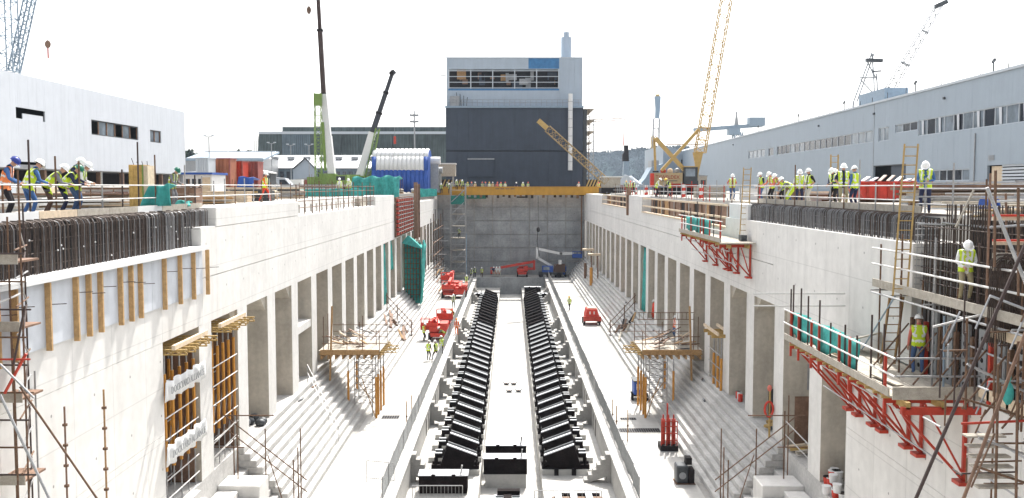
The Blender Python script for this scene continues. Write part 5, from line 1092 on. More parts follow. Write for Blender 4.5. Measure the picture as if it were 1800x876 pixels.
# scaffold stair tower at the far left corner
ss = thing('stair_tower', 'tall pale scaffold stair tower in the far left corner of the dock', 'scaffold', (-8.5, 154, 0))
for x in (-9.8, -7.4):
    for y in (152, 155): T(ss, 'standard', (x, y, .003), (x, y, 15.6), .07, GALV)
for k in range(8):
    zz = .8+k*1.95; BX(ss, 'landing', -9.8, -7.4, 152, 155, zz, zz+.08, PLANK)
    T(ss, 'rail', (-9.8, 151.95, zz+1), (-7.4, 151.95, zz+1), .05, GALV)
    if k < 7: MB().beam((-9.6, 151.9, zz+.1), (-7.6, 151.9, zz+1.95), .5, .12).build('flight', GREY, ss)
BX(ss, 'net_sheet', -9.7, -7.5, 151.85, 151.9, 12.2, 13.6, TEALD)
T(ss, 'light_pole', (-7.2, 151.5, .003), (-7.2, 151.5, 7.5), .08, LBLUE)
s2 = thing('tube_scaffold', 'dark scaffold against the far end of the left wall', 'scaffold', (-11.5, 145, 0))
for k in range(5):
    for x in (-12.2, -11.0): T(s2, 'standard', (x, 134+k*4.5, 1), (x, 134+k*4.5, 9+.6*k), .06, random.choice((RUST, DKTUBE)))
for k in range(4): T(s2, 'ledger', (-11.0, 133, 3.4+k*1.8), (-11.0, 153, 3.4+k*1.8), .06, RUST); T(s2, 'transom', (-12.4, 138.5+k*4, 3+k*1.8), (-9.8, 138.5+k*4, 3+k*1.8), .06, GALV)
for k in range(12): x = -11.8+random.random()*2.2; y = 128+random.random()*18; BM(s2, 'loose_timber', (x, y, max(.1, (abs(x)-9.7)*1.1+.1)), (x+.5, y+1.8, max(.2, (abs(x)-9.7)*1.1+.9)), .2, .12, random.choice((PLYB, RUST, DARK, REDB, TIMB)))
for k, y in enumerate((128, 138)):
    o = thing('prop_frame', ('orange prop frame on the far right steps', 'timber topped prop frame on the far right steps')[k], 'falsework', (11.4, y, 2)); T(o, 'prop', (11.0, y, 1.5), (11.0, y, 4.0-.2*k), .22, ORNG if k == 0 else RUST); T(o, 'prop', (11.9, y, 2.4), (11.9, y, 5.6), .1, PLYB); BX(o, 'deck', 10.6, 12.3, y-.3, y+1, 5.65, 5.9, TIMBP)
T(walls[1], 'corner_pipe', (11.9, 158, 3.0), (11.9, 158, 13.5), .12, PLYB); BX(walls[1], 'pipe_box', 11.5, 12.3, 157.6, 158.2, 13.5, 14.0, DARK)
# stairs and handrails cut into the steps, mid left and mid right
for s, side in ((-1, 'left'), (1, 'right')):
    sb = thing('step_stair', 'small concrete stair stub with rails on the middle of the %s steps' % side, 'stair', (s*10.6, 92, 0))
    for k in range(6): BX(sb, 'tread', s*(9.75+.42*k), s*12.2, 92, 93.2, .005+.45*k, .45*(k+1), GREY)
    for x, zz in ((9.8, .3), (11.2, 1.8), (12.2, 3.0)): T(sb, 'rail_post', (s*x, 91.9, zz-.2), (s*x, 91.9, zz+1.6), .05, RUST)
    T(sb, 'hand_rail', (s*9.7, 91.9, 1.6), (s*12.3, 91.9, 4.4), .04, RUST); T(sb, 'hand_rail', (s*9.7, 91.9, 1.0), (s*12.3, 91.9, 3.8), .04, RUST)
    for k in range(10): xx = 9.9+random.random()*1.6; BM(sb, 'debris', (s*xx, 86+random.random()*5, (xx-9.7)*1.1+.35), (s*(xx+.5), 88+random.random()*4, (xx-9.4)*1.1+.7), .18, .1, random.choice((PLYB, RUST, TIMB, DARK, PLANK)))
lr = thing('hand_rail', 'thin grey handrail running down the left steps', 'hand rail', (-11, 52, 1))
for zz in (.0, .5): T(lr, 'rail', (-12.4, 56.6, BASE+.6+zz), (-9.9, 53.2, .7+zz), .022, GALV)
for t_ in (0, .35, .7, 1): c = Vector((-12.4, 56.6, BASE)).lerp(Vector((-9.9, 53.2, .2)), t_); T(lr, 'post', c, c+Vector((0, 0, 1.1)), .022, GALV)
# rail frames at the near stair blocks
def stairrail(label, s, mts):
    o = thing('stair_scaffold', label, 'hand rail', (s*11, 40, 0)); 
    for x, y, z0, z1 in ((12.3, 41.0, 2.1, 5.8), (11.9, 40.2, 2.3, 5.3), (11.0, 41.4, 1.0, 4.2), (9.9, 42.0, 0, 2.6), (9.7, 42.6, 0, 3.9), (9.6, 41.6, 0, 3.3)): T(o, 'standard', (s*x, y, z0), (s*x, y, z1), .03, random.choice(mts))
    for dz in (0, .55): T(o, 'hand_rail', (s*12.5, 40.4, 4.5+dz), (s*9.4, 42.4, 1.0+dz), .03, mts[0])
    T(o, 'ledger', (s*12.9, 40.6, 5.0), (s*10.4, 40.6, 5.0), .028, mts[0]); T(o, 'ledger', (s*13.0, 40.2, 3.7), (s*11.6, 40.2, 3.7), .028, mts[0]); T(o, 'brace', (s*10.9, 41.4, 3.0), (s*10.3, 41.6, .8), .026, mts[0])
    T(o, 'white_rail', (s*12.7, 38.6, 3.4), (s*11.9, 40.3, 4.3), .025, WHTUBE); T(o, 'white_rail', (s*12.7, 38.6, 4.0), (s*11.9, 40.3, 4.9), .025, WHTUBE)
stairrail('rusty tube handrail frame at the near left stair', -1, [RUST, TIMB, RUST])
stairrail('brown tube handrail frame at the near right stair', 1, [PLYB, RUST, RUST])
# ---------------------------------------------------------------- people
SKIN = mat('skin', (.5, .28, .19), .6, .08, 8); BOOT = mat('boot', (.05, .035, .025), .7, .2, 8); HAIR = mat('hair', (.05, .035, .025), .8, .2, 9)
CL = {n: mat('cloth_'+n, c, .85, .15, 9) for n, c in dict(navy=(.025, .03, .07), blue=(.06, .14, .33), jeans=(.07, .12, .24), dark=(.025, .022, .025), white=(.72, .72, .7), grey=(.2, .2, .21), khaki=(.32, .28, .17), orange=(.75, .17, .03), red=(.6, .06, .03), brown=(.1, .06, .045), pale=(.55, .52, .45), coral=(.55, .16, .12)).items()}
HV = {'yellow': mat('hivis_yellow', (.52, .68, .03), .6, .08, 8), 'orange': mat('hivis_orange', (.85, .25, .08), .6, .08, 8), 'olive': mat('hivis_olive', (.3, .36, .06), .7, .1, 8)}
REFL = mat('reflective_tape', (.72, .74, .72), .4, .05, 8)
HAT = {'white': mat('hat_white', (.82, .82, .8), .35, .03, 8), 'blue': mat('hat_blue', (.03, .05, .25), .4, .05, 8), 'green': mat('hat_green', (.02, .16, .1), .4, .05, 8), 'yellow': mat('hat_yellow', (.75, .5, .06), .4, .05, 8), 'red': mat('hat_red', (.7, .12, .08), .4, .05, 8), 'orange': mat('hat_orange', (.8, .3, .05), .4, .05, 8)}
def ik(a, b, l1, l2, hint):
    a, b = Vector(a), Vector(b); d = b-a; L = min(d.length, (l1+l2)*.995); dn = d.normalized(); b = a+dn*L
    x = (l1*l1-l2*l2+L*L)/(2*L); h = math.sqrt(max(0, l1*l1-x*x)); hv = Vector(hint); hv = (hv-dn*hv.dot(dn)).normalized()
    return a+dn*x+hv*h, b
POSES = {}
def seg_d(p, a, b):
    ab = b-a; t = max(0, min(1, (p-a).dot(ab)/max(1e-9, ab.length_squared))); return (p-(a+ab*t)).length, t
def make_pose(key, lean=0, crouch=0, hl=(-.28, .05, .82), hr=(.28, .05, .82), fl=(-.12, .0), fr=(.12, .02), head=10, turn=0, short=False):
    RL = Matrix.Rotation(-R(lean), 3, 'X'); P = Vector((0, -.22*math.sin(R(lean)), .93-crouch))
    tb = lambda x, y, z: P+RL @ Vector((x, y, z))
    HD = Matrix.Rotation(R(turn), 3, 'Z') @ Matrix.Rotation(-R(lean*.75+head), 3, 'X')
    neck = tb(0, .0, .54); hd = neck+HD @ Vector((0, .035, .14))
    J = []; E = []; rad = []
    def v(p, r): J.append(Vector(p)); rad.append(r if isinstance(r, tuple) else (r, r)); return len(J)-1
    pel = v(P, (.17, .135)); wst = v(tb(0, 0, .17), (.165, .13)); chs = v(tb(0, 0, .38), (.19, .145)); nb = v(tb(0, -.005, .5), (.09, .08)); nk = v(neck+HD @ Vector((0, .01, .05)), (.058, .06)); jw = v(neck+HD @ Vector((0, .04, .1)), (.066, .08)); cr = v(neck+HD @ Vector((0, .025, .2)), (.076, .095)); tp = v(neck+HD @ Vector((0, .015, .265)), (.05, .06))
    E += [(pel, wst), (wst, chs), (chs, nb), (nb, nk), (nk, jw), (jw, cr), (cr, tp)]
    bones = [(pel, wst, 'torso'), (wst, chs, 'torso'), (chs, nb, 'torso'), (nb, nk, 'skin'), (nk, jw, 'skin'), (jw, cr, 'skin'), (cr, tp, 'skin')]
    hands = []
    for s_, h in ((-1, hl), (1, hr)):
        S = tb(s_*.19, 0, .465); e, hnd = ik(S, h, .29, .26, (s_*.5, -.6, -.4))
        a = v(S, .07); b = v(e, .048); c = v(hnd, .033); d_ = (hnd-e).normalized(); p_ = v(hnd+d_*.075, (.042, .024))
        E += [(chs, a), (a, b), (b, c), (c, p_)]; bones += [(chs, a, 'torso'), (a, b, 'upper'), (b, c, 'fore'), (c, p_, 'skin')]; hands.append((hnd+d_*.08, d_, s_))
        f = fl if s_ < 0 else fr; H = P+Vector((s_*.095, 0, -.04)); k, an = ik(H, (f[0], f[1]-.04, .085), .44, .43, (s_*.12, 1, .1))
        a = v(H, .1); b = v(k, .065); c = v(an, .048); t_ = v((an.x+s_*.02, an.y+.17, .045), (.045, .035))
        E += [(pel, a), (a, b), (b, c), (c, t_)]; bones += [(pel, a, 'legs'), (a, b, 'legs'), (b, c, 'legs'), (c, t_, 'boot')]
    me = bpy.data.meshes.new('pose'); me.from_pydata(J, E, []); ob = bpy.data.objects.new('pose', me); COL.objects.link(ob)
    sk_ = ob.modifiers.new('skin', 'SKIN'); sk_.use_smooth_shade = True
    for i, r in enumerate(rad): me.skin_vertices[0].data[i].radius = r
    me.skin_vertices[0].data[0].use_root = True
    ob.modifiers.new('sub', 'SUBSURF').levels = 2
    dg = bpy.context.evaluated_depsgraph_get(); dg.update(); m2 = bpy.data.meshes.new_from_object(ob.evaluated_get(dg)); bpy.data.objects.remove(ob)
    V = [Vector(x.co) for x in m2.vertices]; F = [list(p.vertices) for p in m2.polygons]; NR = [Vector(x.normal) for x in m2.vertices]
    kinds = []; par = []
    idx = {'skin': 0, 'torso': 1, 'upper': 1, 'fore': 0 if short else 1, 'legs': 2, 'boot': 3}
    for f in F:
        c = sum((V[i] for i in f), Vector())/len(f); best = min(((seg_d(c, J[a], J[b])[0]-.5*(rad[a][0]+rad[b][0]), kd) for a, b, kd in bones), key=lambda q: q[0]); kinds.append(best[1])
    body = MB(); body.v = [tuple(x) for x in V]; body.f = F; body.m = [idx[k] for k in kinds]
    for c, d_, s_ in hands:      # five fingers rooted in the palm
        sd = d_.cross(Vector((0, 0, 1))); sd = sd.normalized() if sd.length > .1 else Vector((1, 0, 0)); up = sd.cross(d_).normalized()
        for i, L in enumerate((.075, .085, .08, .06)):
            b0 = c+sd*(.027-.018*i); k1 = b0+d_*L*.55-up*.008; body.tube(b0-d_*.02, k1, .009, .0085, 5, 0); body.tube(k1, k1+d_*L*.35-up*.035, .0085, .007, 5, 0)
        b0 = c-d_*.05+sd*s_*-.03; k1 = b0+d_*.035-sd*s_*.03; body.tube(b0, k1, .011, .01, 5, 0); body.tube(k1, k1+d_*.035-up*.01, .01, .008, 5, 0)
    nose = neck+HD @ Vector((0, .135, .16)); body.tube(neck+HD @ Vector((0, .1, .185)), nose, .008, .016, 6, 0)
    for s_ in (-1, 1):
        body.ell(neck+HD @ Vector((s_*.078, .02, .165)), .012, .02, .03, 6, 4, m=0); body.ell(neck+HD @ Vector((s_*.03, .112, .185)), .011, .008, .008, 6, 4, m=3)
    body.tube(neck+HD @ Vector((-.022, .118, .115)), neck+HD @ Vector((.022, .118, .115)), .006, n=5, m=3)
    hair = MB()
    vest = MB(); vm = {}; ax0 = tb(0, 0, -.08); axd = (RL @ Vector((0, 0, 1)))
    for f, k in zip(F, kinds):
        c = sum((V[i] for i in f), Vector())/len(f); t_ = (c-ax0).dot(axd)
        lc = RL.transposed() @ (c-P)
        if k not in ('torso', 'upper', 'legs') or t_ < 0 or t_ > .62 or abs(lc.x) > .205: continue
        if k == 'upper' and abs(lc.x) > .185: continue
        if lc.y > 0 and abs(lc.x) < .05: continue
        ids = []
        for i in f:
            if i not in vm: vm[i] = len(vest.v); vest.v.append(tuple(V[i]+NR[i]*.022))
            ids.append(vm[i])
        vest.f.append(ids); vest.m.append(1 if (.13 < t_ < .19 or (.32 < t_ < .37 and lc.y < 0) or (.085 < abs(lc.x) < .125 and t_ > .3)) else 0)
    hat = MB(); segs = 14
    hat.ell((0, 0, .0), .122, .142, .135, segs, 6, 0, math.pi/2); 
    hat.v = [tuple(neck+HD @ (Vector(p)+Vector((0, .02, .2)))) for p in hat.v]
    rim = []
    for i in range(segs):
        a = 2*math.pi*i/segs; e = 1.12+(.32 if math.sin(a) > .3 else 0)*max(0, math.sin(a))
        rim.append((Vector((.122*math.cos(a), .142*math.sin(a), 0)), Vector((.122*e*math.cos(a), .142*e*math.sin(a), -.012))))
    hat.add([neck+HD @ (p+Vector((0, .02, .2))) for q in rim for p in q], [(2*i, 2*((i+1) % segs), 2*((i+1) % segs)+1, 2*i+1) for i in range(segs)])
    rid = [neck+HD @ (Vector((0, .142*math.sin(a), .139*math.cos(a)))+Vector((0, .02, .2))) for a in [(-70+20*i)*math.pi/180 for i in range(8)]]
    hat.pipe(rid, .012, 5)
    hair.ell((0, 0, 0), .083, .1, .06, 10, 4, math.pi*.35, math.pi*.62); hair.v = [tuple(neck+HD @ (Vector(p)+Vector((0, .012, .19)))) for p in hair.v]
    POSES[key] = dict(body=body.mesh('body', [SKIN, CL['navy'], CL['jeans'], BOOT], smooth=True), vest=vest.mesh('vest', [HV['yellow'], REFL], smooth=True), hat=hat.mesh('hard_hat', HAT['white'], smooth=True), hair=hair.mesh('hair', HAIR, smooth=True))
make_pose('stand'); make_pose('stand2', lean=4, hl=(-.22, .18, .95), hr=(.22, .2, .93), head=25, short=True)
make_pose('walk', lean=3, fl=(-.1, .3), fr=(.1, -.3), hl=(-.27, -.15, .85), hr=(.27, .25, .88))
make_pose('rail', lean=26, hl=(-.22, .36, 1.02), hr=(.22, .38, 1.02), head=18, fl=(-.14, -.14), fr=(.14, .0))
make_pose('rail2', lean=42, hl=(-.2, .5, .98), hr=(.2, .52, .98), head=12, fl=(-.14, -.2), fr=(.14, -.1))
make_pose('rail3', lean=14, hl=(-.22, .3, 1.02), hr=(.26, .36, 1.0), head=30)
make_pose('bend', lean=60, crouch=.06, hl=(-.15, .6, .55), hr=(.15, .62, .5), head=-5, fl=(-.14, -.1), fr=(.14, .12))
make_pose('look', lean=6, hl=(-.12, .24, 1.08), hr=(.14, .26, 1.0), head=38)
make_pose('hips', lean=0, hl=(-.2, .05, .98), hr=(.2, .05, .98), head=15, short=True)
def person(label, loc, face, pose, shirt='navy', legs='jeans', vest='yellow', hat='white', group=None, sc=1.0):
    """face: heading in degrees, 0 looks away from the camera (+Y), 90 looks left, -90 right, 180 towards the camera"""
    d = POSES[pose]; o = thing('person', label, 'person', loc, group, R(face)); o.scale = (sc, sc, sc)
    b = link('body', d['body'], o)
    for i, m_ in enumerate((SKIN, CL[shirt], CL[legs], BOOT)): b.material_slots[i].link = 'OBJECT'; b.material_slots[i].material = m_
    if vest:
        q = link('vest', d['vest'], o)
        for i, m_ in enumerate((HV[vest], REFL)): q.material_slots[i].link = 'OBJECT'; q.material_slots[i].material = m_
    if hat: q = link('hard_hat', d['hat'], o); q.material_slots[0].link = 'OBJECT'; q.material_slots[0].material = HAT[hat]
    link('hair', d['hair'], o); return o
def qp(px, X, z=QZ):        # on the quay at lateral offset X, in line with a column of the picture
    return (X, X*FPX/(px-VPX), z)
gl = 'workers leaning on the left quay rail'
person('worker in orange vest and blue hat at the far left of the rail', qp(14, -13.68), -75, 'rail3', 'blue', 'dark', 'orange', 'blue', gl)
person('worker in yellow vest with blue sleeves seen from behind at the left rail', qp(55, -13.7), -42, 'rail', 'blue', 'blue', 'yellow', 'white', gl)
person('worker bent low over the left rail in dark trousers', qp(92, -13.78), -70, 'rail2', 'grey', 'brown', 'yellow', 'white', gl)
person('worker in green hat and dark shirt leaning on the left rail', qp(119, -13.76), -75, 'rail2', 'navy', 'navy', 'yellow', 'green', gl)
person('tallest white hatted worker in the leaning group at the left rail', qp(131, -13.85), -80, 'rail3', 'navy', 'jeans', 'yellow', 'white', gl, 1.06)
person('rightmost worker of the leaning group at the left rail, white sleeves', qp(141, -13.7), -80, 'rail', 'white', 'jeans', 'yellow', 'white', gl)
person('worker in green helmet and olive vest beside the teal tarpaulin', qp(305, -14.3), -100, 'rail3', 'grey', 'grey', 'olive', 'green')
person('worker in yellow vest and red trousers walking on the left quay', (W(466, 340, 56).x, 56, QZ), -100, 'walk', 'orange', 'red', 'yellow', 'white')
person('left one of two workers behind the teal netting fence', (W(597, 330, 92).x, 92, QZ), 180, 'stand', 'white', 'grey'); person('right one of two workers behind the teal netting fence', (W(614, 330, 92).x, 92, QZ), 160, 'look', 'white', 'grey')
gr_ = 'workers behind the right quay rail'
person('worker facing the camera in a yellow vest by the far crates on the right quay', (W(1287, 330, 64).x, 64, QZ), 180, 'hips', 'coral', 'jeans', 'yellow', 'white', gr_)
person('worker with dark sleeves left of the bending group on the right quay', (W(1339, 330, 56).x, 56, QZ), 100, 'stand2', 'navy', 'jeans', 'yellow', 'white', gr_)
person('worker in coral shirt bending at the left of the huddle on the right quay', (W(1357, 330, 51).x, 51, QZ), 110, 'rail3', 'coral', 'dark', 'yellow', 'white', gr_)
person('worker bent over with a yellow back in the huddle on the right quay', (W(1373, 330, 49.5).x, 49.5, QZ), 95, 'rail2', 'coral', 'dark', 'yellow', 'white', gr_)
person('worker bending at the right of the huddle on the right quay', (W(1388, 330, 48.5).x, 48.5, QZ), 80, 'bend', 'grey', 'jeans', 'yellow', 'white', gr_)
person('worker in white shirt and vest next to the huddle on the right quay', (W(1405, 330, 46.5).x, 46.5, QZ), 170, 'stand2', 'white', 'navy', 'yellow', 'white', gr_)
person('worker in dark shirt with pale trousers next to the white shirted one', (W(1423, 330, 45).x, 45, QZ), 100, 'hips', 'dark', 'pale', 'yellow', 'white', gr_)
person('left worker of the close foursome on the right quay, dark trousers', (W(1466, 330, 41.5).x, 41.5, QZ), 120, 'look', 'navy', 'dark', 'yellow', 'white', gr_)
person('worker half hidden at the left of the close foursome on the right quay', (W(1474, 330, 43).x, 43, QZ), 110, 'rail3', 'dark', 'navy', 'yellow', 'white', gr_)
person('tall worker looking at the camera in the close foursome, camouflage grey trousers', (W(1482, 330, 40.5).x, 40.5, QZ), 170, 'hips', 'navy', 'khaki', 'yellow', 'white', gr_, 1.07)
person('worker with his yellow vest back to us at the right of the close foursome', (W(1503, 330, 39.5).x, 39.5, QZ), 25, 'stand', 'blue', 'navy', 'yellow', 'white', gr_)
person('worker in pale blue shirt with folded arms at the ladder top', (W(1627, 330, 31.8).x, 31.8, QZ), 150, 'look', 'blue', 'navy', 'yellow', 'white', None, 1.02)
person('worker in white shirt standing on the upper scaffold lift', (12.45, 25.6, 11.86), 170, 'look', 'white', 'khaki', 'yellow', 'white', None, .98)
person('worker in jeans seen from behind on the long bracket platform', (W(1607, 600, 28.4).x-.22, 27.6, 9.45), -15, 'stand', 'coral', 'jeans', 'yellow', 'white')
person('left one of two stooping workers before the lettered counterweight', (W(1155, 330, 84).x, 84, QZ), -100, 'rail', 'white', 'dark', 'yellow', 'white'); person('right one of two stooping workers before the lettered counterweight, yellow hat', (W(1176, 330, 84).x, 84, QZ), 95, 'rail', 'navy', 'dark', 'yellow', 'yellow')
for k, px in enumerate((1101, 1110, 1117)): person('%s of three workers past the right end of the yellow girder' % ('left one', 'middle one', 'right one')[k], (W(px, 330, 132).x, 132+k, QZ), 160, 'stand', ('dark', 'coral', 'dark')[k], 'dark', 'yellow', ('yellow', 'red', 'white')[k])
for k, px in enumerate((771, 786, 794, 800, 812, 822, 829, 835, 848, 853, 860, 866, 874, 880, 888, 907, 919, 928, 1017, 1052)):
    person('person behind the far yellow girder, %s from the left' % ordn(k), (W(px, 326, 162+.4*(k % 3)).x, 162+.4*(k % 3), QZ), 180+random.uniform(-30, 30), random.choice(('stand', 'stand2', 'hips')), random.choice(('white', 'navy', 'pale', 'coral', 'grey')), 'dark', 'yellow' if k % 3 else None, random.choice(('white', 'white', 'white', 'red', 'yellow')), 'people behind the yellow girder')
for k, px in enumerate((776, 790, 803, 813)): person('worker in yellow vest on the left of the girder, %s' % ('first from left', 'second from left', 'third from left', 'fourth from left')[k], (W(px, 340, 155.2).x, 155.2, QZ-.2 if k < 2 else 14.5), 170, 'rail3', 'dark', 'dark', 'yellow', 'white')
def fp(px, py, z=0): return tuple(G(px, py, z))
person('left worker of the pair standing on the left floor strip', fp(753, 634), -30, 'stand2', 'dark', 'dark'); person('worker stepping forward right of the pair on the left floor strip', fp(766, 634), 60, 'walk', 'dark', 'dark'); person('third worker close behind the pair on the left floor strip', fp(776, 625), 30, 'stand', 'grey', 'dark')
person('worker in yellow vest at the foot of the left steps by the red machines', fp(745, 600), -60, 'stand2', 'orange', 'dark'); person('worker sitting low by the red machine', fp(779, 600), 90, 'bend', 'grey', 'grey'); person('worker in full orange suit at the trench fence', fp(803, 590), 160, 'stand', 'orange', 'orange', 'orange', 'orange')
person('worker in yellow vest leaning by the trench fence behind the orange suited one', fp(797, 570), 120, 'rail3', 'dark', 'dark', 'yellow', 'orange'); person('worker in olive vest in front of the red lift basket', fp(797, 542), 180, 'hips', 'grey', 'dark', 'olive', 'white')
person('worker in orange trousers walking on the sunlit far left floor', fp(820, 504), 180, 'walk', 'navy', 'orange'); person('worker in yellow vest at the far left in the shade, near one', fp(829, 490.5), 180, 'stand', 'dark', 'dark'); person('worker in yellow vest at the far left in the shade, far one', (-6.0, 155.5, 0), 170, 'stand', 'navy', 'navy'); person('worker in yellow and brown beside the dark post in the shade', (-4.8, 154.8, 0), 170, 'hips', 'khaki', 'brown')
person('worker with an outstretched arm alone on the right floor strip', fp(1001, 546), 150, 'walk', 'khaki', 'dark', 'yellow', 'yellow')
for k, px in enumerate((868, 873, 878)): person('%s of three white clad workers by the red boom lift' % ('left one', 'middle one', 'right one')[k], (W(px, 480, 156.5).x, 156.5, 0), 180, 'stand2', 'white' if k else 'navy', 'pale', None, 'white')
for k, (z, x) in enumerate(((6.66, -8.4), (12.52, -7.9))): person(('lower worker on the far stair tower', 'upper worker on the far stair tower')[k], (x, 152.6, z), 170, 'stand2', 'dark', 'dark')
person('worker in orange standing inside a niche of the left wall', (-13.3, 50.8, BASE), -90, 'stand', 'orange', 'orange', 'orange', 'orange'); person('worker in red standing in a niche of the right wall', (13.0, 73.6, BASE), 110, 'stand', 'red', 'jeans', 'orange', 'white')
person('worker in red shirt beside the net niche of the right wall', (12.9, 84.0, BASE), 110, 'stand', 'red', 'red', None, 'white')
# ---------------------------------------------------------------- machines on the dock floor
def wheels(o, x, y, z, L, Wd, r, mt=DARK):
    for sx in (-1, 1):
        for sy in (-1, 1):
            c = Vector((x+sx*Wd/2, y+sy*L/2, z+r)); wh = MB().tube(c-Vector((.12, 0, 0)), c+Vector((.12, 0, 0)), r, n=12).build('wheel', mt, o); MB().tube(c+Vector((sx*.121, 0, 0)), c+Vector((sx*.135, 0, 0)), r*.5, n=10).build('rim', WHITE, wh)
def lift(label, loc, mt, boom, basket, bmt=None, arm2=None):
    """boom lift: boom = list of points (local), basket at its end"""
    o = thing('boom_lift', label, 'boom lift', loc); L = Vector(loc); x, y, z = loc
    BX(o, 'chassis', x-.75, x+.75, y-1.3, y+1.3, z+.45, z+.8, mt); wheels(o, x, y, z, 1.9, 1.6, .42); BX(o, 'turntable', x-.85, x+.85, y-.9, y+.9, z+.85, z+1.35, mt); BX(o, 'engine_cover', x+.25, x+.95, y-1.2, y+1.0, z+1.0, z+1.75, mt); BX(o, 'counterweight', x-.6, x+.2, y+.9, y+1.4, z+.85, z+1.6, mt)
    for a, b in zip(boom[:-1], boom[1:]): MB().beam(L+Vector(a), L+Vector(b), .34, .4).build('boom', bmt or mt, o)
    for a in boom[1:-1]: MB().cbox(L+Vector(a), .4, .34, .45).build('knuckle', bmt or mt, o)
    q = L+Vector(basket)
    BX(o, 'basket_floor', q.x-.8, q.x+.8, q.y-.4, q.y+.4, q.z, q.z+.08, DGREY)
    for zz in (.55, 1.1):
        for sy in (-.4, .4): T(o, 'basket_rail', (q.x-.8, q.y+sy, q.z+zz), (q.x+.8, q.y+sy, q.z+zz), .035, mt)
        for sx in (-.8, .8): T(o, 'basket_rail', (q.x+sx, q.y-.4, q.z+zz), (q.x+sx, q.y+.4, q.z+zz), .035, mt)
    for sx in (-.8, 0, .8):
        for sy in (-.4, .4): T(o, 'basket_post', (q.x+sx, q.y+sy, q.z+.08), (q.x+sx, q.y+sy, q.z+1.1), .03, mt)
    BX(o, 'basket_panel', q.x-.78, q.x+.78, q.y-.44, q.y-.42, q.z+.1, q.z+.75, mt)
lift('red boom lift with raised basket nearest the left steps', fp(789, 523), REDB, [(0, .5, 1.4), (.2, 2.5, 2.4), (.1, -1.2, 2.0)], (0, -1.7, 1.2))
lift('red boom lift parked behind the nearest basket', (-8.3, 131.5, 0), REDB, [(0, .5, 1.4), (0, 2.6, 2.8), (-.6, -.9, 2.6)], (-.6, -1.4, 2.0))
lift('squat red boom lift by the trench fence', (-6.9, 127.5, 0), REDB, [(0, .3, 1.4), (0, 1.8, 1.8), (0, -1.0, 1.4)], (0, -1.5, .5))
lift('red boom lift with twin baskets among the workers', fp(776, 586), REDB, [(0, .5, 1.4), (0, 2.2, 2.1), (.4, -.4, 2.2)], (.4, -.9, 1.5))
lift('small red boom lift in front of the twin baskets', fp(771, 597), REDB, [(0, .3, 1.4), (-.4, 1.6, 1.8), (-.9, .2, 1.6)], (-.9, -.2, 1.0))
lift('red boom lift reaching left in the shade of the end wall', (1.9, 157.2, 0), REDB, [(.6, 0, 1.3), (2.0, 0, 1.3), (2.0, 0, 2.5), (-3.6, 0, 1.5)], (-4.5, 0, .35))
bl = (8.3, 156.8, 0); lift('blue and white articulated boom lift before the end wall', bl, BLUET, [(-.8, 0, 1.4), (-3.9, 0, 3.2), (-3.9, 0, 4.7), (.1, 0, 3.85), (2.2, 0, 3.9)], (2.8, 0, 3.1), WHITE)
o = thing('service_truck', 'dark blue service truck with lifting gear in the shade of the end wall', 'truck', (7.0, 155.6, 0)); BX(o, 'bed', 4.6, 8.6, 154.9, 156.2, .5, .9, DGREY); cb = BX(o, 'cab', 5.2, 7.0, 154.9, 156.3, .91, 1.9, BLUET); BX(cb, 'cab_window', 5.4, 6.4, 154.86, 154.895, 1.3, 1.8, GLASSP); BX(o, 'body', 7.2, 9.0, 154.9, 156.3, .91, 2.2, CL['brown']); BX(o, 'lamp_box', 7.9, 8.4, 155, 155.6, 2.21, 2.9, WHITE)
for x in (5.0, 6.3, 8.0): MB().tube((x, 154.8, .42), (x, 155.05, .42), .42, n=12).build('wheel', DARK, o)
p = fp(1041, 572); o = thing('compressor', 'red wheeled compressor on the right floor strip', 'compressor', p); x, y, z = p
MB().ext([(x-.75, .5), (x+.75, .5), (x+.75, 1.0), (x+.55, 1.75), (x-.55, 1.75), (x-.75, 1.0)], 'y', y, y+2.4).build('housing', REDB, o); BX(o, 'bumper', x-.95, x+.95, y-.1, y+.15, .45, .95, RED); BX(o, 'top_grille', x-.45, x+.45, y+.3, y+2, 1.752, 1.85, TIMBP)
for sx in (-.25, .2): BX(o, 'lamp', x+sx-.06, x+sx+.06, y-.03, y-.002, 1.2, 1.5, WHITE)
wheels(o, x, y+1.1, 0, 1.7, 1.7, .34)
p = fp(1126, 705); o = thing('generator', 'small dark blue generator on wheels beside the right falsework', 'generator', p); x, y, z = p
BX(o, 'housing', x-.45, x+.4, y, y+1.4, .4, 1.35, BLUET, .05); BX(o, 'lid', x-.5, x+.45, y-.05, y+1.45, 1.352, 1.42, DGREY); BX(o, 'panel', x-.3, x+.2, y-.02, y-.003, .8, 1.2, FRAME); BX(o, 'frame', x-.55, x+.5, y-.02, y+1.4, .3, .39, DARK)
for sx in (-.55, .5): MB().tube((x+sx-.06, y+.3, .25), (x+sx+.06, y+.3, .25), .25, n=10).build('wheel', DARK, o)
p = fp(1176, 792); o = thing('gas_rack', 'red cage of gas bottles on a black base on the right floor', 'gas rack', p); x, y, z = p
BX(o, 'base', x-.5, x+.5, y-.2, y+.9, .003, .3, DARK)
for sx in (-.3, 0, .3): MB().tube((x+sx, y+.3, .31), (x+sx, y+.3, 1.75), .12, n=10).build('bottle', RED, o); MB().tube((x+sx, y+.3, 1.75), (x+sx, y+.3, 2.0), .045, n=6).build('valve', RED, o)
for sx in (-.45, -.15, .15, .45): T(o, 'cage_post', (x+sx, y-.05, .3), (x+sx, y-.05, 1.7), .03, RED)
for zz in (.6, 1.0, 1.4, 1.7): T(o, 'cage_rail', (x-.45, y-.05, zz), (x+.45, y-.05, zz), .03, RED)
T(o, 'mast', (x-.1, y+.1, .3), (x-.1, y+.1, 2.7), .05, RED)
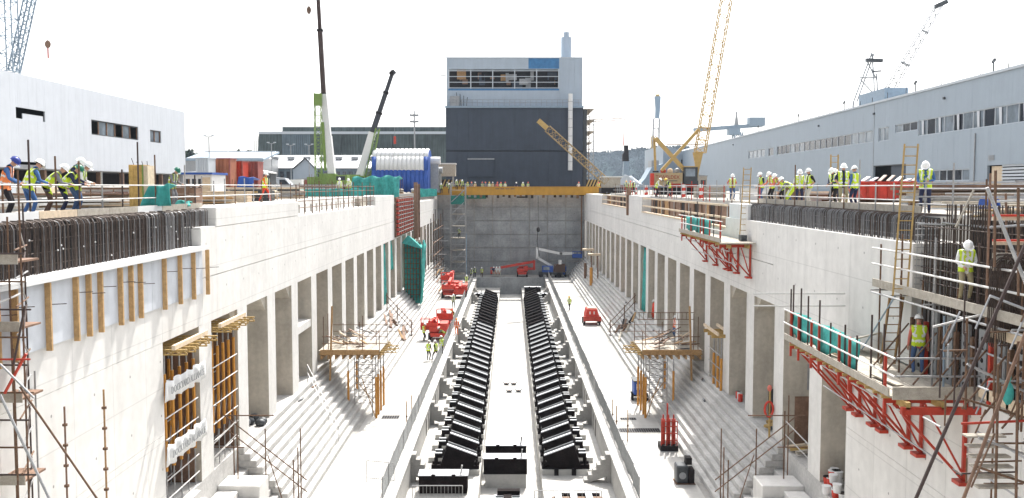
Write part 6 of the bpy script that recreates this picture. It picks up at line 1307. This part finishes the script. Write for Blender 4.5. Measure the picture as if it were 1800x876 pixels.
p = fp(1205, 852); o = thing('pump_unit', 'black pump unit on the right floor strip near the steps', 'pump', p); x, y, z = p
BX(o, 'tank', x-.45, x+.15, y, y+.8, .05, .95, DGREY, .06); BX(o, 'motor', x+.05, x+.35, y+.2, y+.7, .952, 1.3, DARK); BX(o, 'side_box', x+.16, x+.45, y, y+.7, .05, .75, DARK); MB().tube((x-.15, y-.03, .45), (x-.15, y, .45), .18, n=10).build('dial', GREY, o); BX(o, 'skid', x-.5, x+.5, y-.05, y+.85, .003, .049, RUST)
# ---------------------------------------------------------------- small things
p = (12.35, 44.0, BASE); o = thing('lifebuoy_post', 'post with a red lifebuoy at the right pillars', 'lifebuoy', p); T(o, 'post', (12.3, 44, BASE-.2), (12.3, 44, 5.6), .05, TIMBY)
m = MB(); n = 16
for i in range(n):
    a, b = 2*math.pi*i/n, 2*math.pi*(i+1)/n; m.tube((12.3+.02, 43.9+.0*math.cos(a), 0), (12.3+.02, 43.9, 0), .01) if 0 else m.tube((12.22+.2*math.cos(a), 43.85, 4.5+.36*math.sin(a)), (12.22+.2*math.cos(b), 43.85, 4.5+.36*math.sin(b)), .055, n=6)
m.build('ring', REDB, o); MB().ell((12.25, 43.9, 5.5), .12, .12, .16, 8, 5).build('lamp', CL['coral'], o)
for k in range(16):
    y = 34.75+random.random()*2.3; x = (12.25 if y < 36.15 else 12.68)+random.random()*.45
    o = thing('paint_bucket', ('white and red bucket among the bucket heap in the nearest right niche' if k % 3 == 0 else 'white bucket among the heap in the nearest right niche'), 'bucket', (x, y, BASE), 'buckets in the nearest right niche'); zz = BASE+.003+(.33 if k > 9 else 0)
    MB().tube((x, y, zz), (x, y, zz+.3), .14, .17, 12).build('pail', WHITE if k % 3 else REDB, o); MB().tube((x, y, zz+.3), (x, y, zz+.33), .18, n=12).build('lid', DARK if k % 4 == 0 else WHITE, o)
for k, (x, y, lb_) in enumerate(((-12.9, 46.9, 'grey bag heap at the third niche of the left wall'), (12.9, 52.2, 'red and grey cans at a pillar foot of the right wall'), (13.2, 45.8, 'yellow hose box at a pillar foot of the right wall'), (13.2, 41.2, 'timber offcuts heap in the right niche with the lifebuoy'))):
    o = thing('material_heap', lb_, 'heap', (x, y, BASE))
    for j in range(6): 
        q = Vector((x+random.uniform(-.4, .4), y+random.uniform(-.8, .6), BASE+.16)); mt = ((GREY, DGREY, DGREY), (REDB, GREY, WHITE), (TIMBY, TIMBY, DGREY), (TIMBP, PLANK, YCR))[k][j % 3]
        if k in (0,): MB().ell(q, .28, .25, .2, 8, 5).build('bag', mt, o, smooth=True)
        elif k == 1: MB().tube(q-Vector((0, 0, .15)), q+Vector((0, 0, .25)), .13, n=9).build('can', mt, o)
        else: BM(o, 'piece', q-Vector((.4, 0, 0)), q+Vector((.4, random.uniform(-.5, .5), .1)), .22, .12, mt)
BX(walls[1], 'dark_opening', 13.05, 15.4, 42.55, 42.59, BASE, 5.4, PLYB); BX(walls[1], 'access_plate', 13.6, 14.2, 42.575, 42.598, 5.7, 6.9, GREY); BX(walls[1], 'access_plate', 13.3, 14.1, 47.85, 47.9, BASE+.1, 4.6, DGREY)
for k, (px, py) in enumerate(((1238, 735), (1262, 715), (440, 755), (462, 728), (1230, 615), (1150, 560))):
    q = G(px, py, 1.2); s_ = 1 if q.x > 0 else -1; x = min(12.1, max(9.9, abs(q.x))); st_ = int((x-TOE)/.28); zz = (st_+1)*.31+.003
    o = thing('step_debris', ('pale hose end lying on the right steps', 'small dark offcut on the right steps', 'dark offcut on the left steps', 'grey offcut on the near left steps', 'pale offcut on the right steps before the pillars', 'brown offcut beside the middle right stair')[k], 'debris', (s_*x, q.y, zz))
    for j in range(3): BM(o, 'piece', (s_*x, q.y+.2*j, zz+.03), (s_*x+.12, q.y+.35+.2*j, zz+.07), .1, .05, random.choice((DGREY, PLYB, GREY)))
for k, (x, y) in enumerate(((-6.4, 56.8), (-6.25, 58.4), (6.35, 55.6), (6.3, 57.3), (6.9, 54.6))):
    o = thing('marker_pole', ('thin timber pole at the near left fence, front one', 'thin timber pole at the near left fence, back one', 'thin timber pole at the near right fence, front one', 'thin timber pole at the near right fence, back one', 'thin timber pole standing clear of the right fence')[k], 'pole', (x, y, 0)); T(o, 'pole', (x, y, .003), (x, y, 1.9), .03, TIMB); MB().tube((x, y, .9), (x, y, 1.0), .06, n=6).build('clamp', RUST, o)
# ---------------------------------------------------------------- more of the crowded right corner
def at_r(px, py, Y): return W(px, py, Y)
T(ns, 'red_standard', W(1741, 305, 23), W(1733, 570, 23), .028, PLYB); T(ns, 'standard', W(1700, 560, 22.5), W(1697, 720, 22.5), .03, RUST); T(ns, 'standard', W(1660, 556, 25.5), W(1658, 700, 25.5), .028, LBLUE)
for k, (py, mt, hh) in enumerate(((384, TIMBP, .1), (379, REDB, .05), (428, TIMBP, .08), (423, REDB, .05), (458, PLANK, .35), (474, TIMBP, .06))):
    a = W(1746, py, 22.5-.04*k); BX(ns, 'board_rail', a.x, a.x+2.2, a.y, a.y+.05, a.z-hh/2, a.z+hh/2, mt)
for k, (pa, pb, Y, mt) in enumerate((((1612, 322), (1800, 322), 29, GALV), ((1612, 346), (1800, 350), 29.1, GALV), ((1740, 400), (1805, 396), 21, GALV), ((1745, 355), (1806, 352), 21.5, WHTUBE), ((1615, 394), (1745, 398), 27.5, GALV), ((1655, 392), (1745, 402), 26.5, GALV), ((1680, 400), (1712, 334), 26, PLANK), ((1750, 300), (1748, 470), 20.5, RUST), ((1790, 330), (1790, 520), 20.5, RUST), ((1768, 340), (1770, 470), 24, PLYB), ((1740, 520), (1805, 545), 19.5, GALV), ((1640, 575), (1760, 545), 23, WHTUBE), ((1700, 640), (1805, 690), 20.8, GALV), ((1690, 700), (1805, 735), 20.6, RUST), ((1720, 770), (1805, 800), 20.4, GALV), ((1715, 820), (1805, 850), 20.4, RUST), ((1690, 745), (1805, 740), 21, RED), ((1755, 640), (1750, 876), 20.6, RUST), ((1790, 600), (1786, 876), 20.2, RUST))):
    T(rq if k < 6 else ns, 'tube', W(*pa, Y), W(*pb, Y), .03, mt)
for k in range(22):     # bent bars and links in the corner
    a = W(1742+3*k, 455+random.random()*14, 22.2); m_ = MB().pipe([a+Vector((.0, .1, -2.0)), a, a+Vector((.1, -.05, .12)), a+Vector((.3, -.1, .14)), a+Vector((.5, -.1, -.1))], .016, 5); m_.build('bent_bar', REBAR, rn)
for k in range(9): a = W(1745, 470+k*14, 22.3); T(rn, 'link', a, a+Vector((1.6, 0, -.05)), .014, REBAR, 4)
bg_ = thing('tool_bag', 'teal cloth bag hanging on the scaffold rail at the right edge', 'bag', W(1772, 720, 20.5)); a = W(1772, 692, 20.5)
MB().ell((a.x, a.y, a.z), .13, .1, .26, 10, 7).build('bag_body', TEAL, bg_, smooth=True); MB().tube((a.x, a.y, a.z+.22), (a.x+.05, a.y, a.z+.42), .04, .02, 6).build('neck', TEAL, bg_)
stack('yellow timbers and boards heaped at the top of the uncast bay', 'timber stack', 'timber_stack', (14.7, 28.2, QZ), 12, 2.4, (TIMBY, PLANK, TIMBP, PLANK, WHITE), .6, .16, .06, .35)
stack('grey steel channels piled on the right quay under the lower windows', 'steel stack', 'steel_stack', (20.5, 40.5, QZ), 16, 6, (GREY, RUST, PLANK, GALV), .0, .2, .1, .7)
stack('white and rusty lengths piled behind the near right guard rail', 'steel stack', 'steel_stack', (16.6, 27, QZ), 14, 3, (WHITE, RUST, GALV, PLANK), .1, .14, .06, .5)
o = thing('cable_drum', 'blue cable drum lying on the boards above the uncast bay', 'drum', (15.2, 29.8, QZ)); MB().tube((15.0, 29.8, QZ+.3), (15.35, 29.8, QZ+.3), .18, n=12).build('core', BLUET, o)
for xx in (14.97, 15.33): MB().tube((xx, 29.8, QZ+.3), (xx+.05, 29.8, QZ+.3), .3, n=14).build('flange', BLUET, o)
# left quay: more material between rail and buildings
stack('rusty and white lengths piled behind the leaning workers', 'steel stack', 'steel_stack', (-17.5, 30, QZ), 18, 6, (RUST, WHITE, GALV, PLANK), 1.4, .14, .08, .8)
stack('pale planks laid out behind the plywood box', 'timber stack', 'timber_stack', (-20.5, 43, QZ), 18, 7, (PLANK, TIMBP, WHITE, PLYB), .2, .25, .1, 1.2)
stack('red and brown lengths heaped left of the containers', 'steel stack', 'steel_stack', (-25, 62, QZ), 18, 7, (RUST, REDB, TIMBP, GALV), .1, .25, .14, 1.2)
stack('grey boards piled on the left quay past the coping rail', 'timber stack', 'timber_stack', (-19.5, 74, QZ), 18, 5, (PLANK, GALV, TIMBP, DGREY), .2, .3, .14, 1.0)
stack('dark lengths heaped before the mobile cranes', 'steel stack', 'steel_stack', (-22, 100, QZ), 20, 7, (DGREY, RUST, WHITE, GALV), .1, .3, .16, 1.5)
sr = thing('back_rail', 'second guard rail standing back on the left quay', 'guard rail', (-18.5, 35, QZ))
for k in range(9): T(sr, 'post', (-18.5, 27+k*2.4, QZ), (-18.5, 27+k*2.4, 15.1), .03, random.choice((GALV, RUST)))
for zz in (14.55, 15.0): T(sr, 'rail', (-18.5, 26, zz), (-18.5, 48, zz), .028, WHTUBE)

hk = thing('crane_hook', 'black hook ball hanging in front of the end wall', 'hook', W(946, 405, 150)); a = W(946, 404, 150)
MB().tube(a, W(946, 345, 150), .03, n=4).build('rope', DGREY, hk); MB().ell(a, .28, .28, .4, 9, 6).build('ball', DARK, hk, smooth=True); MB().tube(a, W(944, 425, 150), .05, n=4).build('sling', DARK, hk); MB().tube(W(944, 425, 150), W(948, 450, 150), .04, n=4).build('sling', DARK, hk)

# ---------------------------------------------------------------- left background: vans, huts, fences
def van(label, px, Y, mt, L=4.6, left=True, name='van'):
    x = W(px, 326, Y).x; o = thing(name, label, 'van', (x, Y, QZ)); s_ = -1 if left else 1; z = QZ
    MB().ext([(x-s_*L/2, z+.45), (x+s_*L/2, z+.45), (x+s_*L/2, z+1.05), (x+s_*(L/2-.35), z+1.2), (x+s_*(L/2-1.1), z+2.05), (x-s_*L/2, z+2.1)], 'y', Y, Y+1.8).build('body', mt, o)
    MB().ext([(x+s_*(L/2-.55), z+1.22), (x+s_*(L/2-1.15), z+1.9), (x+s_*(L/2-1.9), z+1.9), (x+s_*(L/2-1.9), z+1.22)], 'y', Y-.012, Y-.002).build('side_window', GLASS, o)
    BX(o, 'bumper', x+s_*(L/2), x+s_*(L/2+.1), Y+.1, Y+1.7, z+.4, z+.7, DGREY)
    for dx in (-L/2+.8, L/2-.85): MB().tube((x+s_*dx, Y-.03, z+.34), (x+s_*dx, Y+.2, z+.34), .34, n=12).build('wheel', DARK, o)
van('white van parked left of the lime green crane', 505, 150, WHITE); van('pale van parked right of the worker in red trousers', 486, 128, FRAME, left=False); van('dark red van behind the low netting fence', 532, 165, CRED, 5.2); van('white van between the two mobile cranes', 604, 170, WHITE, left=False)
van('grey van standing at the foot of the tent', 645, 144, GREY, 4.2)
def hut(label, px, Y, wd_, ht, mt, roof):
    x = W(px, 326, Y).x; o = thing('site_hut', label, 'hut', (x, Y, QZ)); BX(o, 'wall', x-wd_/2, x+wd_/2, Y, Y+2.6, QZ, QZ+ht, mt)
    MB().ext([(x-wd_/2-.15, QZ+ht+.003), (x+wd_/2+.15, QZ+ht+.003), (x+wd_/2+.15, QZ+ht+.12), (x, QZ+ht+.4), (x-wd_/2-.15, QZ+ht+.12)], 'y', Y-.15, Y+2.7).build('roof', roof, o)
    for k in range(int(wd_/1.3)): BX(o, 'window', x-wd_/2+.3+k*1.3, x-wd_/2+1.0+k*1.3, Y-.03, Y-.003, QZ+1.1, QZ+1.9, GLASS)
    BX(o, 'door', x+wd_/2-1.0, x+wd_/2-.2, Y-.025, Y-.003, QZ+.05, QZ+2.0, DGREY)
hut('low pale hut with a grey roof under the gabled shed', 470, 185, 7, 2.5, FRAME, GREY); hut('brown hut behind the lime green crane', 548, 190, 6, 2.4, PLYB, GREY); hut('pale hut right of the lime green crane', 598, 195, 6, 2.5, PLANK, LBLUE); hut('grey hut at the left end of the low sheds', 338, 150, 6, 3.0, GREY, FRAME); hut('dark hut right of the pink container', 458, 118, 2.6, 2.6, DGREY, WHITE)
hut('pale hut on the far right quay behind the barrier posts', 1215, 150, 5, 2.6, PLANK, GREY); hut('dark red hut by the right end of the yellow girder', 1092, 172, 5, 2.2, CRED, GREY)
rf = thing('red_fence', 'long dull red hoarding in front of the white roofed shed', 'hoarding', (-50, 205, QZ)); xa, xb = W(455, 0, 205).x, W(640, 0, 205).x
for k in range(12): BX(rf, 'panel', xa+(xb-xa)*k/12+.03, xa+(xb-xa)*(k+1)/12-.03, 205, 205.1, QZ+1.2, QZ+2.2, CRED)
for k in range(13): BX(rf, 'post', xa+(xb-xa)*k/12-.06, xa+(xb-xa)*k/12+.06, 205.11, 205.25, QZ, QZ+2.3, DGREY)
hd = thing('hoarding', 'pale hoarding of boards at the foot of the left white building', 'hoarding', (-41, 85, QZ))
for k in range(26): BX(hd, 'board', -41, -41.06, 52+k*2.6+.02, 54.55+k*2.6, QZ, QZ+.9+.25*random.random(), random.choice((PLANK, FRAME, TIMBP, GREY, RUST)))
for k, (px, Y, hh) in enumerate(((540, 120, 3.2), (575, 118, 2.6), (652, 112, 2.4), (688, 120, 3.0), (430, 90, 2.2), (395, 84, 2.6))):
    q = W(px, 326, Y); o = thing('rebar_bundle', 'upright bundle of starter bars on the left quay, %s of six' % ORD[k], 'reinforcement', (q.x, Y, QZ), 'starter bar bundles on the left quay')
    for j in range(6): T(o, 'bar', (q.x+.3*j, Y+.1*(j % 2), QZ), (q.x+.3*j+random.uniform(-.1, .1), Y, QZ+hh*random.uniform(.5, .8)), .03, RUST, 4)
for k, (px, Y) in enumerate(((470, 70), (492, 76), (520, 84), (548, 94), (575, 100), (700, 128), (730, 140))):
    q = W(px, 326, Y); o = thing('pallet_stack', 'pallet of sacks and boards on the left quay, %s from the camera' % ORD[k], 'pallet', (q.x, Y, QZ), 'pallets on the left quay')
    BX(o, 'pallet', q.x-.6, q.x+.6, Y, Y+1, QZ+.003, QZ+.14, TIMB)
    for j in range(4): MB().ell((q.x-.35+.7*(j % 2), Y+.4, QZ+.28+.24*(j//2)), .38, .45, .15, 8, 5).build('sack', random.choice((WHITE, PLANK, FRAME, TIMBP)), o, smooth=True)

rr2 = random.Random(11)
for k in range(34):     # small tubes and boards crowding the right corner
    px = rr2.uniform(1650, 1795); py = rr2.uniform(560, 860); Y = rr2.uniform(19.5, 23.0); a = W(px, py, Y); L = rr2.uniform(.5, 1.4)
    d = rr2.choice((Vector((0, 0, 1)), Vector((0, 0, 1)), Vector((.1, 1, -.05)), Vector((1, 0, .03)), Vector((.4, .2, .7)))); b = a+d.normalized()*L
    if a.x > 12.2 or b.x > 12.3: a.x = min(a.x, 12.2); b.x = min(b.x, 12.3)
    T(ns, 'short_tube', a, b, .022, rr2.choice((RUST, GALV, RUST, DKTUBE)))
for k in range(6): a = W(1700+k*4, 770+k*18, 21.2-.1*k); BX(ns, 'step_board', a.x, a.x+.9, a.y, a.y+.25, a.z, a.z+.04, PLANK)
for k in range(16): a = W(1655+rr2.uniform(0, 90), 570+rr2.uniform(0, 60), 26.5); T(rn, 'link', a, a+Vector((0, 0, rr2.uniform(.4, 1.2))), .018, REBAR, 4)
# ---------------------------------------------------------------- air
hz_ = bpy.data.materials.new('haze_air'); hz_.use_nodes = True; n_ = hz_.node_tree; n_.nodes.clear()
pv = n_.nodes.new('ShaderNodeVolumePrincipled'); pv.inputs['Color'].default_value = (.7, .84, 1, 1); pv.inputs['Density'].default_value = .0001; pv.inputs['Anisotropy'].default_value = .2
om = n_.nodes.new('ShaderNodeOutputMaterial'); n_.links.new(pv.outputs[0], om.inputs['Volume'])
tag(MB().box(-2050, 2050, -100, 2650, -4, 75).build('haze', hz_), kind='stuff')
